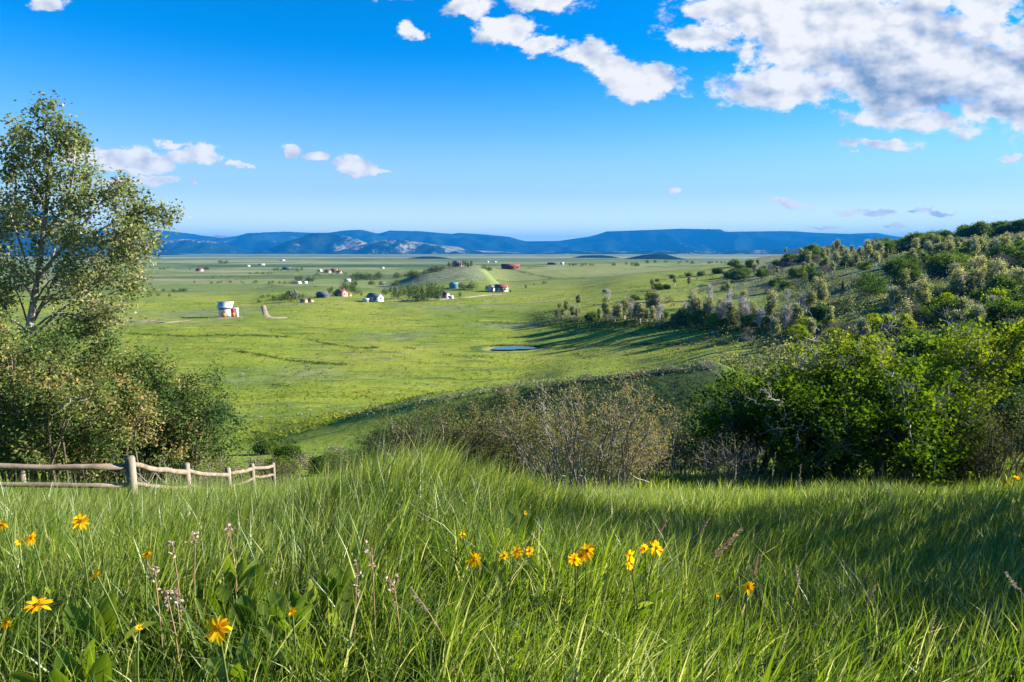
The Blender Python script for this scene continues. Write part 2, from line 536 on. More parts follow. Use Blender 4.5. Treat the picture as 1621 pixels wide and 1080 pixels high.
# ---------------------------------------------------------------- ground
def ground_material():
    m, t, out = new_mat("meadow_ground")
    L = t.links.new
    geo = t.nodes.new('ShaderNodeNewGeometry')
    pos = geo.outputs['Position']
    sp = t.nodes.new('ShaderNodeSeparateXYZ'); L(pos, sp.inputs[0])
    a = t.nodes.new('ShaderNodeAttribute'); a.attribute_name = 'zone'
    sx = t.nodes.new('ShaderNodeSeparateColor'); L(a.outputs['Color'], sx.inputs[0])
    sage, dark, pale = sx.outputs[0], sx.outputs[1], sx.outputs[2]
    # grass: yellow green to deep green in patches, drier tufts
    n_big = noise_n(t, 0.018, 4, 0.55, pos)
    n_mid = noise_n(t, 0.16, 5, 0.6, pos)
    n_fine = noise_n(t, 1.1, 6, 0.65, pos)
    n_str = noise_n(t, 1.0, 5, 0.65, vmath(t, 'MULTIPLY', pos, (0.05, 0.22, 0.1)).outputs[0])
    f = math_n(t, 'ADD', math_n(t, 'MULTIPLY', n_big, 0.5), math_n(t, 'ADD', math_n(t, 'MULTIPLY', n_mid, 0.3), math_n(t, 'MULTIPLY', n_fine, 0.2)))
    grass = ramp(t, f, [(0.36, (0.095, 0.150, 0.014)), (0.46, (0.150, 0.200, 0.018)), (0.54, (0.205, 0.235, 0.024)), (0.64, (0.275, 0.265, 0.045))])
    grass = mixc(t, smooth(t, n_str, 0.54, 0.66), grass, (0.070, 0.108, 0.022))
    grass = mixc(t, smooth(t, n_str, 0.40, 0.30), grass, (0.30, 0.29, 0.085))
    vo = t.nodes.new('ShaderNodeTexVoronoi')
    vo.feature = 'F1'; vo.inputs['Scale'].default_value = 1.0; vo.inputs['Randomness'].default_value = 0.8
    fp = vmath(t, 'MULTIPLY', pos, (1 / 210.0, 1 / 120.0, 0.0)).outputs[0]
    L(fp, vo.inputs['Vector'])
    fs = t.nodes.new('ShaderNodeSeparateColor'); L(vo.outputs['Color'], fs.inputs[0])
    farf = smooth(t, sp.outputs[1], 430.0, 620.0)
    fieldc = ramp(t, fs.outputs[0], [(0.0, (0.050, 0.085, 0.030)), (0.35, (0.085, 0.130, 0.032)), (0.6, (0.140, 0.175, 0.045)), (0.8, (0.19, 0.205, 0.080)), (1.0, (0.24, 0.225, 0.12))])
    grass = mixc(t, math_n(t, 'MULTIPLY', farf, 0.78), grass, fieldc)
    ve = t.nodes.new('ShaderNodeTexVoronoi')
    ve.feature = 'DISTANCE_TO_EDGE'; ve.inputs['Scale'].default_value = 1.0; ve.inputs['Randomness'].default_value = 0.8
    L(fp, ve.inputs['Vector'])
    grass = mixc(t, math_n(t, 'MULTIPLY', math_n(t, 'MULTIPLY', farf, smooth(t, ve.outputs['Distance'], 0.030, 0.012)), smooth(t, n_mid, 0.42, 0.56)), grass, (0.045, 0.075, 0.022))
    sagec = ramp(t, n_mid, [(0.35, (0.085, 0.11, 0.045)), (0.65, (0.19, 0.21, 0.115))])
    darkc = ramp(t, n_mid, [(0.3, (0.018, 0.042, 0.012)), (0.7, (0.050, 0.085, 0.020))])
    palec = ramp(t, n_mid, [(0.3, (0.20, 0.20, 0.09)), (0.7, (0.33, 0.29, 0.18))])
    jit = math_n(t, 'MULTIPLY_ADD', math_n(t, 'SUBTRACT', n_fine, 0.5), 1.1, 0.0)

    def edge(v):
        return smooth(t, math_n(t, 'ADD', v, jit), 0.30, 0.70)
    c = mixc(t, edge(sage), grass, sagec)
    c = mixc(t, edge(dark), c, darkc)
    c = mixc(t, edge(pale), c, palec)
    b = t.nodes.new('ShaderNodeBsdfPrincipled')
    b.inputs['Roughness'].default_value = 0.95
    b.inputs['Specular IOR Level'].default_value = 0.1
    L(c, b.inputs['Base Color'])
    bp = t.nodes.new('ShaderNodeBump')
    bp.inputs['Strength'].default_value = 0.9
    bp.inputs['Distance'].default_value = 0.35
    n_b = noise_n(t, 0.7, 5, 0.7, pos)
    L(n_b, bp.inputs['Height']); L(bp.outputs[0], b.inputs['Normal'])
    L(b.outputs[0], out.inputs[0])
    return m


def zones(X, Y, Z):
    """ground cover and tone: sage, dark scrub plus painted shade, pale dry or built ground"""
    a = X / np.maximum(Y, 1)
    sage = 0.55 * fbm(X / 45, Y / 28, 4, 31) + 0.25
    sage = sage * sstep(Y, 60, 150) * (1 - 0.5 * sstep(Y, 900, 2000))
    hill = np.exp(-((a + 0.095) / 0.075) ** 2) * sstep(Y, 500, 560) * (1 - sstep(Y, 700, 730))      # sage hill below the ranch house
    sage = np.maximum(sage, 0.95 * hill)
    slope = sstep(a, 0.16, 0.36) * sstep(Y, 130, 210) * (1 - sstep(Y, 700, 1000))
    sage = np.maximum(sage, slope * (0.55 + 0.5 * fbm(X / 30, Y / 40, 3, 37)))
    bright = np.exp(-((a - 0.19) / 0.13) ** 2) * sstep(Y, 380, 420) * (1 - sstep(Y, 560, 620))       # clean green hill
    sage = sage * (1 - bright)
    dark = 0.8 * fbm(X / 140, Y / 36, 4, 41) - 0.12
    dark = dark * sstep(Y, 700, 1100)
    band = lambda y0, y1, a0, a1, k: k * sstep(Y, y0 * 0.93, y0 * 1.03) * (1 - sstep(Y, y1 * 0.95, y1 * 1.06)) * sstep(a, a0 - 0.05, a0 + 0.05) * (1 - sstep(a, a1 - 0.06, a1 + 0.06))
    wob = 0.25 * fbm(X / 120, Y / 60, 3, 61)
    for b_ in (band(840, 1080, -0.75, -0.14, 0.42), band(1500, 1850, -0.50, 0.02, 0.6), band(1250, 1420, 0.02, 0.35, 0.5), band(2500, 3300, -0.3, 0.3, 0.5), band(4200, 5200, -0.6, -0.1, 0.55)):  # cloud shadow on the plain, painted into the ground colour
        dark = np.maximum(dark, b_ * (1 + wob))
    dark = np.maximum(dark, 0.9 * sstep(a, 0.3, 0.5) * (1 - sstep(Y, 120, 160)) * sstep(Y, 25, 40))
    dark = np.maximum(dark, 0.95 * (1 - sstep(Y, 67, 77)) * sstep(Y, 14, 22) * np.maximum(sstep(a, -0.30, -0.16), 1 - sstep(Y, 26, 36)))  # dark low growth, with the bank's shade painted into its colour too
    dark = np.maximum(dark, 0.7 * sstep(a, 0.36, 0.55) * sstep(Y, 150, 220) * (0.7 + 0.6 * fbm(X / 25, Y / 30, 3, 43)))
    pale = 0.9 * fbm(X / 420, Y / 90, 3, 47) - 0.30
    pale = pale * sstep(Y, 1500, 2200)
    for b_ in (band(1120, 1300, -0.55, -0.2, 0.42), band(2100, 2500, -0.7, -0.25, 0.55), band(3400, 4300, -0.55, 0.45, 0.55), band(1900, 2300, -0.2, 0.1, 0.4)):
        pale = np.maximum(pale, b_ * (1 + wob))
    pale = np.maximum(pale, 0.0)
    pd = np.sqrt(((X - POND[0]) / 7.5) ** 2 + ((Y - POND[1]) / 5.5) ** 2)
    pale = np.maximum(pale, 0.62 * (1 - sstep(np.abs(pd - 1.08), 0.10, 0.32)))
    dark = np.maximum(dark, 0.55 * (1 - sstep(np.abs(pd - 1.65), 0.15, 0.5)))
    return np.clip(np.stack([sage, dark, pale], -1), 0, 1)


def build_ground():
    ys = np.concatenate([np.linspace(-30, 0, 14)[:-1], np.linspace(0, 14, 70)[:-1], np.geomspace(14, 9400, 560)])
    aa = np.concatenate([np.linspace(-1.7, -0.86, 30)[:-1], np.linspace(-0.86, 0.86, 470), np.linspace(0.86, 1.7, 30)[1:]])
    Yg, Ag = np.meshgrid(ys, aa, indexing='ij')
    Xg = Ag * np.sqrt(Yg ** 2 + 18.0 ** 2) * np.where(Yg > 0, 1, 1)
    Zg = H(Xg, Yg)
    n, k = Yg.shape
    idx = np.arange(n * k).reshape(n, k)
    f = np.stack([idx[:-1, :-1], idx[:-1, 1:], idx[1:, 1:], idx[1:, :-1]], -1).reshape(-1, 4)
    o = make_mesh("ground", np.stack([Xg, Yg, Zg], -1), f, ground_material(), smooth_shade=True)
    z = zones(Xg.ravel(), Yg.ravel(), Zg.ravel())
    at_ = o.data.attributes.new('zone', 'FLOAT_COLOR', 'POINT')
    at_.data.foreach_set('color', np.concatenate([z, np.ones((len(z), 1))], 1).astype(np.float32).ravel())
    tag(o, kind='structure')
    return o


build_ground()
# ---------------------------------------------------------------- far ranges
def mountain_material():
    m, t, out = new_mat("forested_mountain")
    L = t.links.new
    geo = t.nodes.new('ShaderNodeNewGeometry')
    pos = geo.outputs['Position']
    a = t.nodes.new('ShaderNodeAttribute'); a.attribute_name = 'tint'
    n1 = noise_n(t, 0.0035, 6, 0.62, pos)
    n2 = noise_n(t, 0.022, 4, 0.6, pos)
    bare = math_n(t, 'ADD', a.outputs['Fac'], math_n(t, 'MULTIPLY_ADD', n1, 1.4, -0.7))
    fac = smooth(t, math_n(t, 'ADD', bare, math_n(t, 'MULTIPLY_ADD', n2, 0.7, -0.35)), 0.40, 0.62)
    forest = ramp(t, n2, [(0.3, (0.005, 0.014, 0.013)), (0.7, (0.014, 0.028, 0.020))])
    rock = ramp(t, n2, [(0.3, (0.10, 0.105, 0.06)), (0.7, (0.30, 0.26, 0.18))])
    c = mixc(t, fac, forest, rock)
    b = t.nodes.new('ShaderNodeBsdfDiffuse')
    L(c, b.inputs[0])
    L(b.outputs[0], out.inputs[0])
    return m


MOUNT = mountain_material()


def ridge(name, dist, line, width, base, bare, seed, rough=0.10, spur=900.0, label=None):
    """a range: its crest line is given as photo outline, put at its own distance, with spurs running down both sides"""
    pts = [(at(px, py)[0] * dist, at(px, py)[1] * dist) for px, py in line]
    x0, x1 = pts[0][0], pts[-1][0]
    n = int((x1 - x0) / 55) + 2
    xs = np.linspace(x0, x1, n)
    crest = np.interp(xs, [p[0] for p in pts], [p[1] for p in pts])
    v = np.concatenate([np.linspace(-1, 0, 46), np.linspace(0, 1, 26)[1:]])
    Xg, V = np.meshgrid(xs, v, indexing='ij')
    Cr = np.repeat(crest[:, None], len(v), 1)
    bend = 0.22 * width * fbm(xs / (3.0 * spur), xs * 0, 3, seed + 5)
    Yg = dist + bend[:, None] * (1 - np.abs(V)) * 0 + V * width * np.where(V < 0, 1.0, 1.0)
    s = np.abs(V)
    fall = (1 - s) ** 1.25
    hgt = np.maximum(Cr - base, 1.0)
    # spurs and gullies: folded noise, none on the crest itself
    r = 1 - np.abs(fbm(Xg / spur + 0.25 * V, Yg / (spur * 2.0), 4, seed)) * 2.0
    fold = (r - 0.55) * (4 * s * (1 - s)) * rough * 3.0
    Z = base + hgt * np.clip(fall + fold, -0.05, 1.0)
    Z = Z + fbm(Xg / 160, Yg / 160, 3, seed + 9) * hgt * 0.025 * np.minimum(1, s * 6)
    Z = np.where(s > 0.985, base - 60, Z)
    k, l = Xg.shape
    idx = np.arange(k * l).reshape(k, l)
    f = np.stack([idx[:-1, :-1], idx[1:, :-1], idx[1:, 1:], idx[:-1, 1:]], -1).reshape(-1, 4)
    b = bare(Xg, V, Z) if callable(bare) else np.full(Xg.shape, bare)
    o = make_mesh(name, np.stack([Xg, Yg, Z], -1), f, MOUNT, smooth_shade=True, tint=b.ravel())
    tag(o, label, kind='structure')
    return o


ridge("mountain_range", 13500, [(-700, 372), (-250, 368), (20, 366), (130, 366), (200, 364), (261, 365), (292, 369), (328, 374), (356, 378), (380, 376), (416, 368), (455, 366.7),
      (489, 368.5), (520, 368.5), (543, 365), (574, 364), (598, 370), (617, 365), (664, 366), (715, 370.4), (726, 368.5), (765, 371), (806, 375), (820, 379), (832, 382),
      (884, 381.5), (931, 375), (947, 371), (960, 366.4), (1027, 364), (1079, 362), (1126, 363), (1144, 367), (1240, 366), (1304, 369), (1356, 370.6), (1395, 373), (1440, 378), (1700, 386), (2300, 392)],
      3200, -150, lambda X, V, Z: np.full(X.shape, 0.13) + 0.30 * sstep(-V, 0.55, 0.95) * sstep(X, 300, 2500) + 0.10 * sstep(-X, 1000, 3000), 101, 0.24, 1000)
ridge("mountain_range", 20000, [(250, 385), (330, 375.5), (344, 372), (358, 374.5), (370, 374.5), (398, 370.6), (420, 376), (480, 385), (560, 395)], 3500, -150, 0.75, 111, 0.1, 900)
ridge("mountain_range", 17500, [(1180, 385), (1290, 374), (1352, 370), (1387, 368.5), (1408, 372.5), (1431, 376), (1470, 381), (1600, 388), (1900, 394)], 3500, -150, 0.05, 121, 0.1, 1000)
ridge("hills", 9300, [(-200, 385), (80, 386), (180, 380), (250, 383), (285, 378), (320, 380), (352, 385), (372, 394), (400, 400)], 900, -78, lambda X, V, Z: 0.22 + 0.3 * sstep(Z, 20, 110), 131, 0.24, 420)
ridge("hills", 9000, [(395, 401), (440, 391), (470, 378), (492, 369.5), (525, 370), (546, 373.5), (566, 379), (590, 389), (612, 394), (640, 400)], 800, -78, lambda X, V, Z: 0.24 + 0.35 * sstep(X / 9000, -0.255, -0.23), 141, 0.26, 380)
ridge("hills", 8500, [(520, 402), (560, 392), (600, 380.5), (625, 378.5), (655, 382), (690, 388), (725, 391), (741, 396), (790, 398), (830, 401)], 800, -76, lambda X, V, Z: 0.34 + 0.25 * sstep(V, -0.5, 0.0), 151, 0.26, 380)
ridge("hills", 8000, [(800, 403), (870, 399), (930, 397), (1000, 398), (1080, 396), (1150, 397), (1230, 393), (1320, 394), (1420, 396), (1600, 399)], 600, -72, lambda X, V, Z: 0.33 + 0 * X, 161, 0.12, 260)
ridge("hills", 3300, [(600, 418), (630, 411), (660, 406.5), (690, 406), (715, 409), (735, 416)], 180, -52, -0.4, 171, 0.05, 120)
ridge("hills", 3000, [(965, 415), (995, 408), (1025, 402.5), (1050, 401.5), (1068, 406), (1090, 414)], 170, -50, -0.4, 181, 0.05, 120)
ridge("hills", 3500, [(890, 414), (905, 408), (925, 404), (960, 404), (985, 409), (1000, 414)], 180, -54, 0.15, 191, 0.06, 120)
ridge("mountain", 5600, [(-700, 352), (-250, 338), (-60, 327), (20, 324), (60, 334), (110, 352), (150, 372), (190, 388), (230, 402)], 1200, -64, 0.0, 201, 0.12, 500)
# ---------------------------------------------------------------- wood and leaves
BARK_PALE = rough_mat("pale_bark", (0.13, 0.115, 0.09), (0.36, 0.32, 0.26), 3.0, 0.9, 0.4, (1, 1, 0.4))
BARK_GREY = rough_mat("grey_bark", (0.10, 0.085, 0.07), (0.27, 0.24, 0.21), 4.0, 0.9, 0.4)
BARK_DARK = rough_mat("brown_bark", (0.045, 0.034, 0.026), (0.14, 0.105, 0.08), 4.0, 0.9, 0.4)
BARK_FAR = rough_mat("white_aspen_bark", (0.36, 0.34, 0.30), (0.62, 0.59, 0.53), 2.0, 0.9)
BARK_DEAD = rough_mat("bleached_wood", (0.17, 0.155, 0.14), (0.38, 0.35, 0.31), 5.0, 0.9)
LEAF_ASPEN = leaf_mat("aspen_leaf", [(0.0, (0.046, 0.064, 0.018)), (0.45, (0.098, 0.135, 0.040)), (0.8, (0.185, 0.215, 0.080)), (1.0, (0.345, 0.335, 0.175))], 0.38, 0.0)
LEAF_BUSH = leaf_mat("thicket_leaf", [(0.0, (0.034, 0.071, 0.027)), (0.45, (0.082, 0.136, 0.037)), (0.8, (0.178, 0.196, 0.061)), (1.0, (0.340, 0.238, 0.102))], 0.30, 0.0)
LEAF_OAK = leaf_mat("oak_leaf", [(0.0, (0.026, 0.058, 0.010)), (0.45, (0.062, 0.115, 0.016)), (0.8, (0.115, 0.170, 0.024)), (1.0, (0.165, 0.205, 0.036))], 0.45, 0.0)
LEAF_WILLOW = leaf_mat("willow_leaf", [(0.0, (0.063, 0.077, 0.025)), (0.5, (0.147, 0.161, 0.050)), (0.8, (0.238, 0.210, 0.077)), (1.0, (0.294, 0.182, 0.077))], 0.3, 0.0)
LEAF_HILL_DARK = leaf_mat("hill_oak_leaf", [(0.0, (0.028, 0.057, 0.011)), (0.5, (0.063, 0.113, 0.021)), (1.0, (0.138, 0.190, 0.037))], 0.38, 0.0, 0.5, 0.5)
LEAF_HILL_PALE = leaf_mat("hill_aspen_leaf", [(0.0, (0.110, 0.130, 0.045)), (0.5, (0.190, 0.215, 0.075)), (1.0, (0.300, 0.310, 0.140))], 0.45, 0.0, 0.5, 0.6)
LEAF_HILL_LIME = leaf_mat("hill_lime_leaf", [(0.0, (0.09, 0.14, 0.018)), (0.5, (0.165, 0.225, 0.030)), (1.0, (0.25, 0.29, 0.06))], 0.45, 0.0, 0.5, 0.4)
LEAF_TWIGGY = leaf_mat("budding_twigs", [(0.0, (0.098, 0.081, 0.062)), (0.5, (0.175, 0.147, 0.112)), (1.0, (0.294, 0.252, 0.196))], 0.1, 0.0, 0.5, 0.5)
LEAF_NEEDLE = leaf_mat("spruce_needle", [(0.0, (0.012, 0.026, 0.014)), (1.0, (0.032, 0.055, 0.026))], 0.1, 0.0)
LEAF_TOWN = leaf_mat("valley_tree_leaf", [(0.0, (0.030, 0.060, 0.017)), (0.5, (0.066, 0.108, 0.026)), (1.0, (0.168, 0.180, 0.048))], 0.3, 0.0, 0.5, 0.8)


def tubes(lines, sides=5):
    """[(points, radii)] -> vertices and quads of tapered tubes"""
    V = []; F = []; base = 0
    ang = np.linspace(0, 2 * np.pi, sides, endpoint=False)
    ca, sa = np.cos(ang), np.sin(ang)
    for P, R in lines:
        P = np.asarray(P, float); R = np.asarray(R, float)
        T = np.gradient(P, axis=0)
        T /= np.linalg.norm(T, axis=1, keepdims=True) + 1e-9
        ref = np.where(np.abs(T[:, 2:3]) > 0.9, np.array([[1.0, 0, 0]]), np.array([[0, 0, 1.0]]))
        U = np.cross(T, ref); U /= np.linalg.norm(U, axis=1, keepdims=True) + 1e-9
        W = np.cross(T, U)
        ring = P[:, None, :] + R[:, None, None] * (U[:, None, :] * ca[None, :, None] + W[:, None, :] * sa[None, :, None])
        n = len(P)
        V.append(ring.reshape(-1, 3))
        i = np.arange(n - 1)[:, None] * sides + np.arange(sides)[None, :]
        j = np.arange(n - 1)[:, None] * sides + (np.arange(sides)[None, :] + 1) % sides
        F.append(np.stack([i, j, j + sides, i + sides], -1).reshape(-1, 4) + base)
        base += n * sides
    return (np.concatenate(V), np.concatenate(F)) if V else (np.zeros((0, 3)), np.zeros((0, 4), int))


def unit(v):
    return v / (np.linalg.norm(v, axis=-1, keepdims=True) + 1e-9)


def leaves(cen, size, r, tint, flat=0.5, aspect=0.5, up=0.3):
    """a folded diamond per leaf"""
    n = len(cen)
    size = np.broadcast_to(size, (n,))[:, None]
    d = unit(r.normal(size=(n, 3)) * np.array([1, 1, 0.7]))
    s = unit(np.cross(d, unit(r.normal(size=(n, 3)) + np.array([0, 0, up]))))
    nn = np.cross(d, s)
    a = cen - d * size * 0.5
    b = cen + d * size * 0.5
    w = size * aspect * 0.5
    p = cen - d * size * 0.06 + s * w + nn * size * 0.10 * flat
    q = cen - d * size * 0.06 - s * w + nn * size * 0.10 * flat
    V = np.stack([a, p, b, q], 1).reshape(-1, 3)
    F = np.arange(n * 4).reshape(n, 4)
    return V, F, np.repeat(tint, 4)


def branch_line(r, p, d, length, r0, r1, n=5, wob=0.22, up=0.12):
    P = [np.array(p, float)]
    d = unit(np.array(d, float))
    for _ in range(n):
        d = unit(d + r.normal(size=3) * wob + np.array([0, 0, up]))
        P.append(P[-1] + d * length / n)
    return np.array(P), np.linspace(r0, r1, n + 1)


def side_dir(r, d, ang):
    d = unit(d)
    k = unit(np.cross(d, r.normal(size=3)))
    return unit(d * math.cos(ang) + k * math.sin(ang))


def sprout(r, lines, levels, per_m, length, rad, ang=0.8, wob=0.22, up=0.12, t0=0.25, shrink=0.55, dens_k=1.0):
    """grow side branches from the given limbs; returns all new lines and the outermost ones (twigs)"""
    allb = []; cur = lines
    for lv in range(levels):
        nxt = []
        for P, R in cur:
            Ln = np.linalg.norm(np.diff(P, axis=0), axis=1).sum()
            k = max(2, int(Ln * per_m * (1.0 + 0.4 * lv) + r.random()))
            for _ in range(k):
                t = t0 + (1 - t0) * r.random() ** 0.85
                f = t * (len(P) - 1); i = min(int(f), len(P) - 2); f -= i
                p = P[i] * (1 - f) + P[i + 1] * f
                d = P[i + 1] - P[i]
                l = length * shrink ** lv * (0.6 + 0.7 * r.random()) * (1.15 - 0.55 * t)
                rr = rad * shrink ** lv
                nxt.append(branch_line(r, p, side_dir(r, d, ang * (0.6 + 0.7 * r.random())), l, rr, rr * 0.35, 4, wob, up))
        allb += nxt
        cur = nxt
    return allb, cur


def leaf_points(r, twigs, per, spread, t0=0.15):
    out = []
    for P, R in twigs:
        n = per if isinstance(per, int) else max(1, int(per * np.linalg.norm(P[-1] - P[0]) + r.random()))
        t = (t0 + (1 - t0) * r.random(n)) * (len(P) - 1)
        i = np.minimum(t.astype(int), len(P) - 2); f = (t - i)[:, None]
        out.append(P[i] * (1 - f) + P[i + 1] * f + r.normal(size=(n, 3)) * spread)
    return np.concatenate(out)


def clump_tint(p, r, s=0.5, seed=3, base=0.45, amp=0.35, rnd=0.16):
    return np.clip(base + amp * (vnoise(p[:, 0] / s + p[:, 2] * 0.7, p[:, 1] / s + p[:, 2] / s, seed)) + r.normal(size=len(p)) * rnd, 0, 1)


def px_line(points, Y, r, jit=0.4):
    """polyline through photo positions, wandering in depth like a real limb"""
    out = []
    dy = 0.0
    for k, p in enumerate(points):
        px, py = p[:2]
        y = Y + dy if len(p) < 3 else Y + p[2]
        a, t = at(px, py)
        out.append((a * y, y, t * y))
        dy += r.normal() * jit
    P = np.array(out)
    # resample smoothly
    n = len(P)
    s = np.linspace(0, n - 1, (n - 1) * 3 + 1)
    i = np.minimum(s.astype(int), n - 2); f = (s - i)[:, None]
    P0 = P[np.maximum(i - 1, 0)]; P1 = P[i]; P2 = P[i + 1]; P3 = P[np.minimum(i + 2, n - 1)]
    return 0.5 * (2 * P1 + (P2 - P0) * f + (2 * P0 - 5 * P1 + 4 * P2 - P3) * f ** 2 + (3 * P1 - P0 - 3 * P2 + P3) * f ** 3)


def wood(name, groups, o, parent):
    """one mesh of tapered tubes; each group of lines has its own bark"""
    V = []; F = []; M = []; b = 0; mats = []
    for lines, sides, mat in groups:
        if not lines:
            continue
        v, f = tubes(lines, sides)
        V.append(v); F.append(f + b); b += len(v)
        if mat not in mats: mats.append(mat)
        M.append(np.full(len(f), mats.index(mat), np.int32))
    ob = make_mesh(name, np.concatenate(V) - np.array(o)[None, :], np.concatenate(F), mats, parent, True)
    ob.data.polygons.foreach_set('material_index', np.concatenate(M))
    return ob


def plant(name, base, label, cat, parts, group=None):
    """thing with parts [(part name, (V, F) or (V, F, tint), material, smooth)] given in world coordinates"""
    t = thing(name, base, label, cat, group)
    for pn, geo, mat, sm in parts:
        if pn in ("stems", "trunk", "branches"):
            wood(pn, geo, base, t)
            continue
        V = geo[0] - np.array(base)[None, :]
        make_mesh(pn, V, geo[1], mat, t, sm, geo[2] if len(geo) > 2 else None)
    return t


# ---------------------------------------------------------------- the tall aspen at the left edge
def tall_aspen():
    r = np.random.default_rng(21)
    Y = 20.0
    tr = px_line([(34, 760), (36, 660), (42, 570), (46, 520), (58, 450), (68, 370), (76, 290), (75, 240), (68, 190)], Y, r, 0.06)
    base = (tr[0][0], tr[0][1], h1(tr[0][0], tr[0][1]) - 0.1)
    tr[0][2] = base[2]
    trunk = [(tr, np.linspace(0.15, 0.018, len(tr)) ** 1.0)]
    L = [[(46, 520), (78, 460), (104, 410), (128, 392), (172, 380), (215, 366), (252, 352)],
         [(43, 545), (86, 500), (118, 478), (160, 470), (205, 452)],
         [(55, 470), (25, 430), (-8, 380), (-25, 300), (-12, 225)],
         [(68, 375), (100, 330), (112, 295), (117, 255), (120, 230)],
         [(60, 440), (105, 385), (140, 345), (160, 320), (172, 296)],
         [(128, 392), (165, 360), (196, 345), (216, 322)],
         [(72, 330), (48, 290), (36, 255), (34, 225)],
         [(46, 525), (10, 500), (-40, 470), (-80, 430)],
         [(76, 295), (92, 255), (95, 215)],
         [(104, 410), (150, 405), (190, 405), (228, 395)],
         [(55, 455), (30, 380), (14, 330), (8, 275)],
         [(40, 570), (80, 545), (130, 530), (175, 505)],
         [(172, 380), (205, 372), (236, 376), (246, 366)],
         [(44, 540), (20, 510), (-15, 495)], [(50, 500), (85, 470), (118, 448), (150, 436)], [(46, 530), (72, 505), (100, 495), (140, 505), (190, 488)],
         [(60, 440), (30, 412), (0, 398)], [(55, 480), (78, 445), (104, 440)], [(46, 520), (30, 470), (12, 440)], [(68, 400), (50, 370), (20, 350)], [(40, 570), (70, 540), (95, 530)],
         [(74, 300), (60, 265), (52, 235)], [(118, 478), (150, 450), (186, 420), (200, 405)],
         [(60, 440), (80, 420), (95, 360), (128, 330), (140, 290)]]
    limbs = []
    for k, pts in enumerate(L):
        P = px_line(pts, Y + r.normal() * 0.25, r, 0.42)
        P[0] = tr[np.argmin(np.linalg.norm(tr - P[0], axis=1))] if k not in (5, 9, 12) else P[0]
        limbs.append((P, np.linspace(0.055 if k < 5 else 0.036, 0.009, len(P))))
    b1, tw = sprout(r, limbs + [(tr[8:], trunk[0][1][8:])], 2, 3.6, 0.95, 0.012, 0.75, 0.2, 0.16, 0.28, 0.5)
    # tips of the crown are single leafy sprays
    pts = leaf_points(r, tw, 27, 0.14, 0.0)
    pts = pts[r.random(len(pts)) < 0.95]
    ti = clump_tint(pts, r, 0.8, 5, 0.64, 0.32, 0.17)
    lv = leaves(pts, r.uniform(0.07, 0.125, len(pts)), r, ti, 0.6, 0.72)
    print('aspen', len(pts))
    plant("aspen_tree", base, "tall aspen with pale forked trunk and small flickering leaves rising above the thicket", "tree",
          [("trunk", [(trunk, 9, BARK_PALE)], None, True), ("branches", [(limbs, 6, BARK_PALE), (b1, 3, BARK_PALE)], None, True), ("crown", lv, LEAF_ASPEN, False)])


LEAFX = 4.5


def shrub(name, px, Y, w, h, label, cat="shrub", stems=26, per_m=2.2, leaf=0.07, n_leaf=10, mat=LEAF_BUSH, bark=BARK_DARK, seed=1, depth=None, lean=0.0,
          base_t=0.42, amp=0.3, spread=0.10, dead=0, flare=1.0, aspect=0.5, levels=2, blen=0.9, py=None, group=None, top=None):
    """a multi-stemmed bush: stems fan out of the ground, branch, and carry leaves"""
    r = np.random.default_rng(seed)
    a, _ = at(px, 700)
    x0 = a * Y
    base = (x0, Y, h1(x0, Y) - 0.05)
    dp = depth or w * 0.7
    st = []
    for k in range(stems):
        u = r.uniform(-1, 1); v = r.uniform(-1, 1)
        bx = x0 + u * w * 0.30; by = Y + v * dp * 0.3
        p = np.array([bx, by, h1(bx, by) - 0.05])
        hh = h * (0.62 + 0.42 * r.random()) * (1 - 0.28 * abs(u) ** 2)
        if top is not None:
            hh *= np.interp(u, [-1, -0.5, 0, 0.5, 1], top)
        tip = np.array([x0 + u * w * 0.5 * flare + lean * hh + r.normal() * 0.15, Y + v * dp * 0.5, p[2] + hh])
        m = (p + tip) / 2 + np.array([-(u) * w * 0.05, 0, hh * 0.08]) + r.normal(size=3) * 0.12
        q1 = p * 0.55 + m * 0.45 + r.normal(size=3) * 0.06
        q2 = m * 0.5 + tip * 0.5 + r.normal(size=3) * 0.10 + np.array([0, 0, 0.05 * hh])
        st.append((np.array([p, q1, m, q2, tip]), np.linspace(0.028, 0.008, 5) * (h / 3.5) ** 0.5))
    b1, tw = sprout(r, st, levels, per_m, blen, 0.009, 0.7, 0.24, 0.10, 0.15, 0.55)
    groups = [(st, 5, bark), (b1, 3, bark)]
    parts = [("stems", groups, None, True)]
    if n_leaf:
        pts = leaf_points(r, tw, int(n_leaf * (LEAFX if mat is LEAF_BUSH else 2.2)), spread, 0.1)
        print(label[:30], len(pts))
        ti = clump_tint(pts, r, 0.9, seed, base_t, amp, 0.15)
        parts.append(("foliage", leaves(pts, r.uniform(leaf * 0.7, leaf * 1.35, len(pts)), r, ti, 0.6, aspect), mat, False))
    if dead:
        ds = []
        for k in range(dead):
            u = r.uniform(-1, 1)
            p = np.array([x0 + u * w * 0.38, Y - dp * 0.25 + r.normal() * 0.3, base[2] + h * r.uniform(0.15, 0.75)])
            ds.append(branch_line(r, p, (r.uniform(-0.9, 0.9), -0.5, r.uniform(0.1, 0.9)), r.uniform(0.6, 1.5), 0.014, 0.004, 6, 0.3, 0.05))
        d2, _ = sprout(r, ds, 1, 4.5, 0.5, 0.005, 0.7, 0.3, 0.0, 0.2)
        groups.append((ds + d2, 4, BARK_DEAD))
    return plant(name, base, label, cat, parts, group)


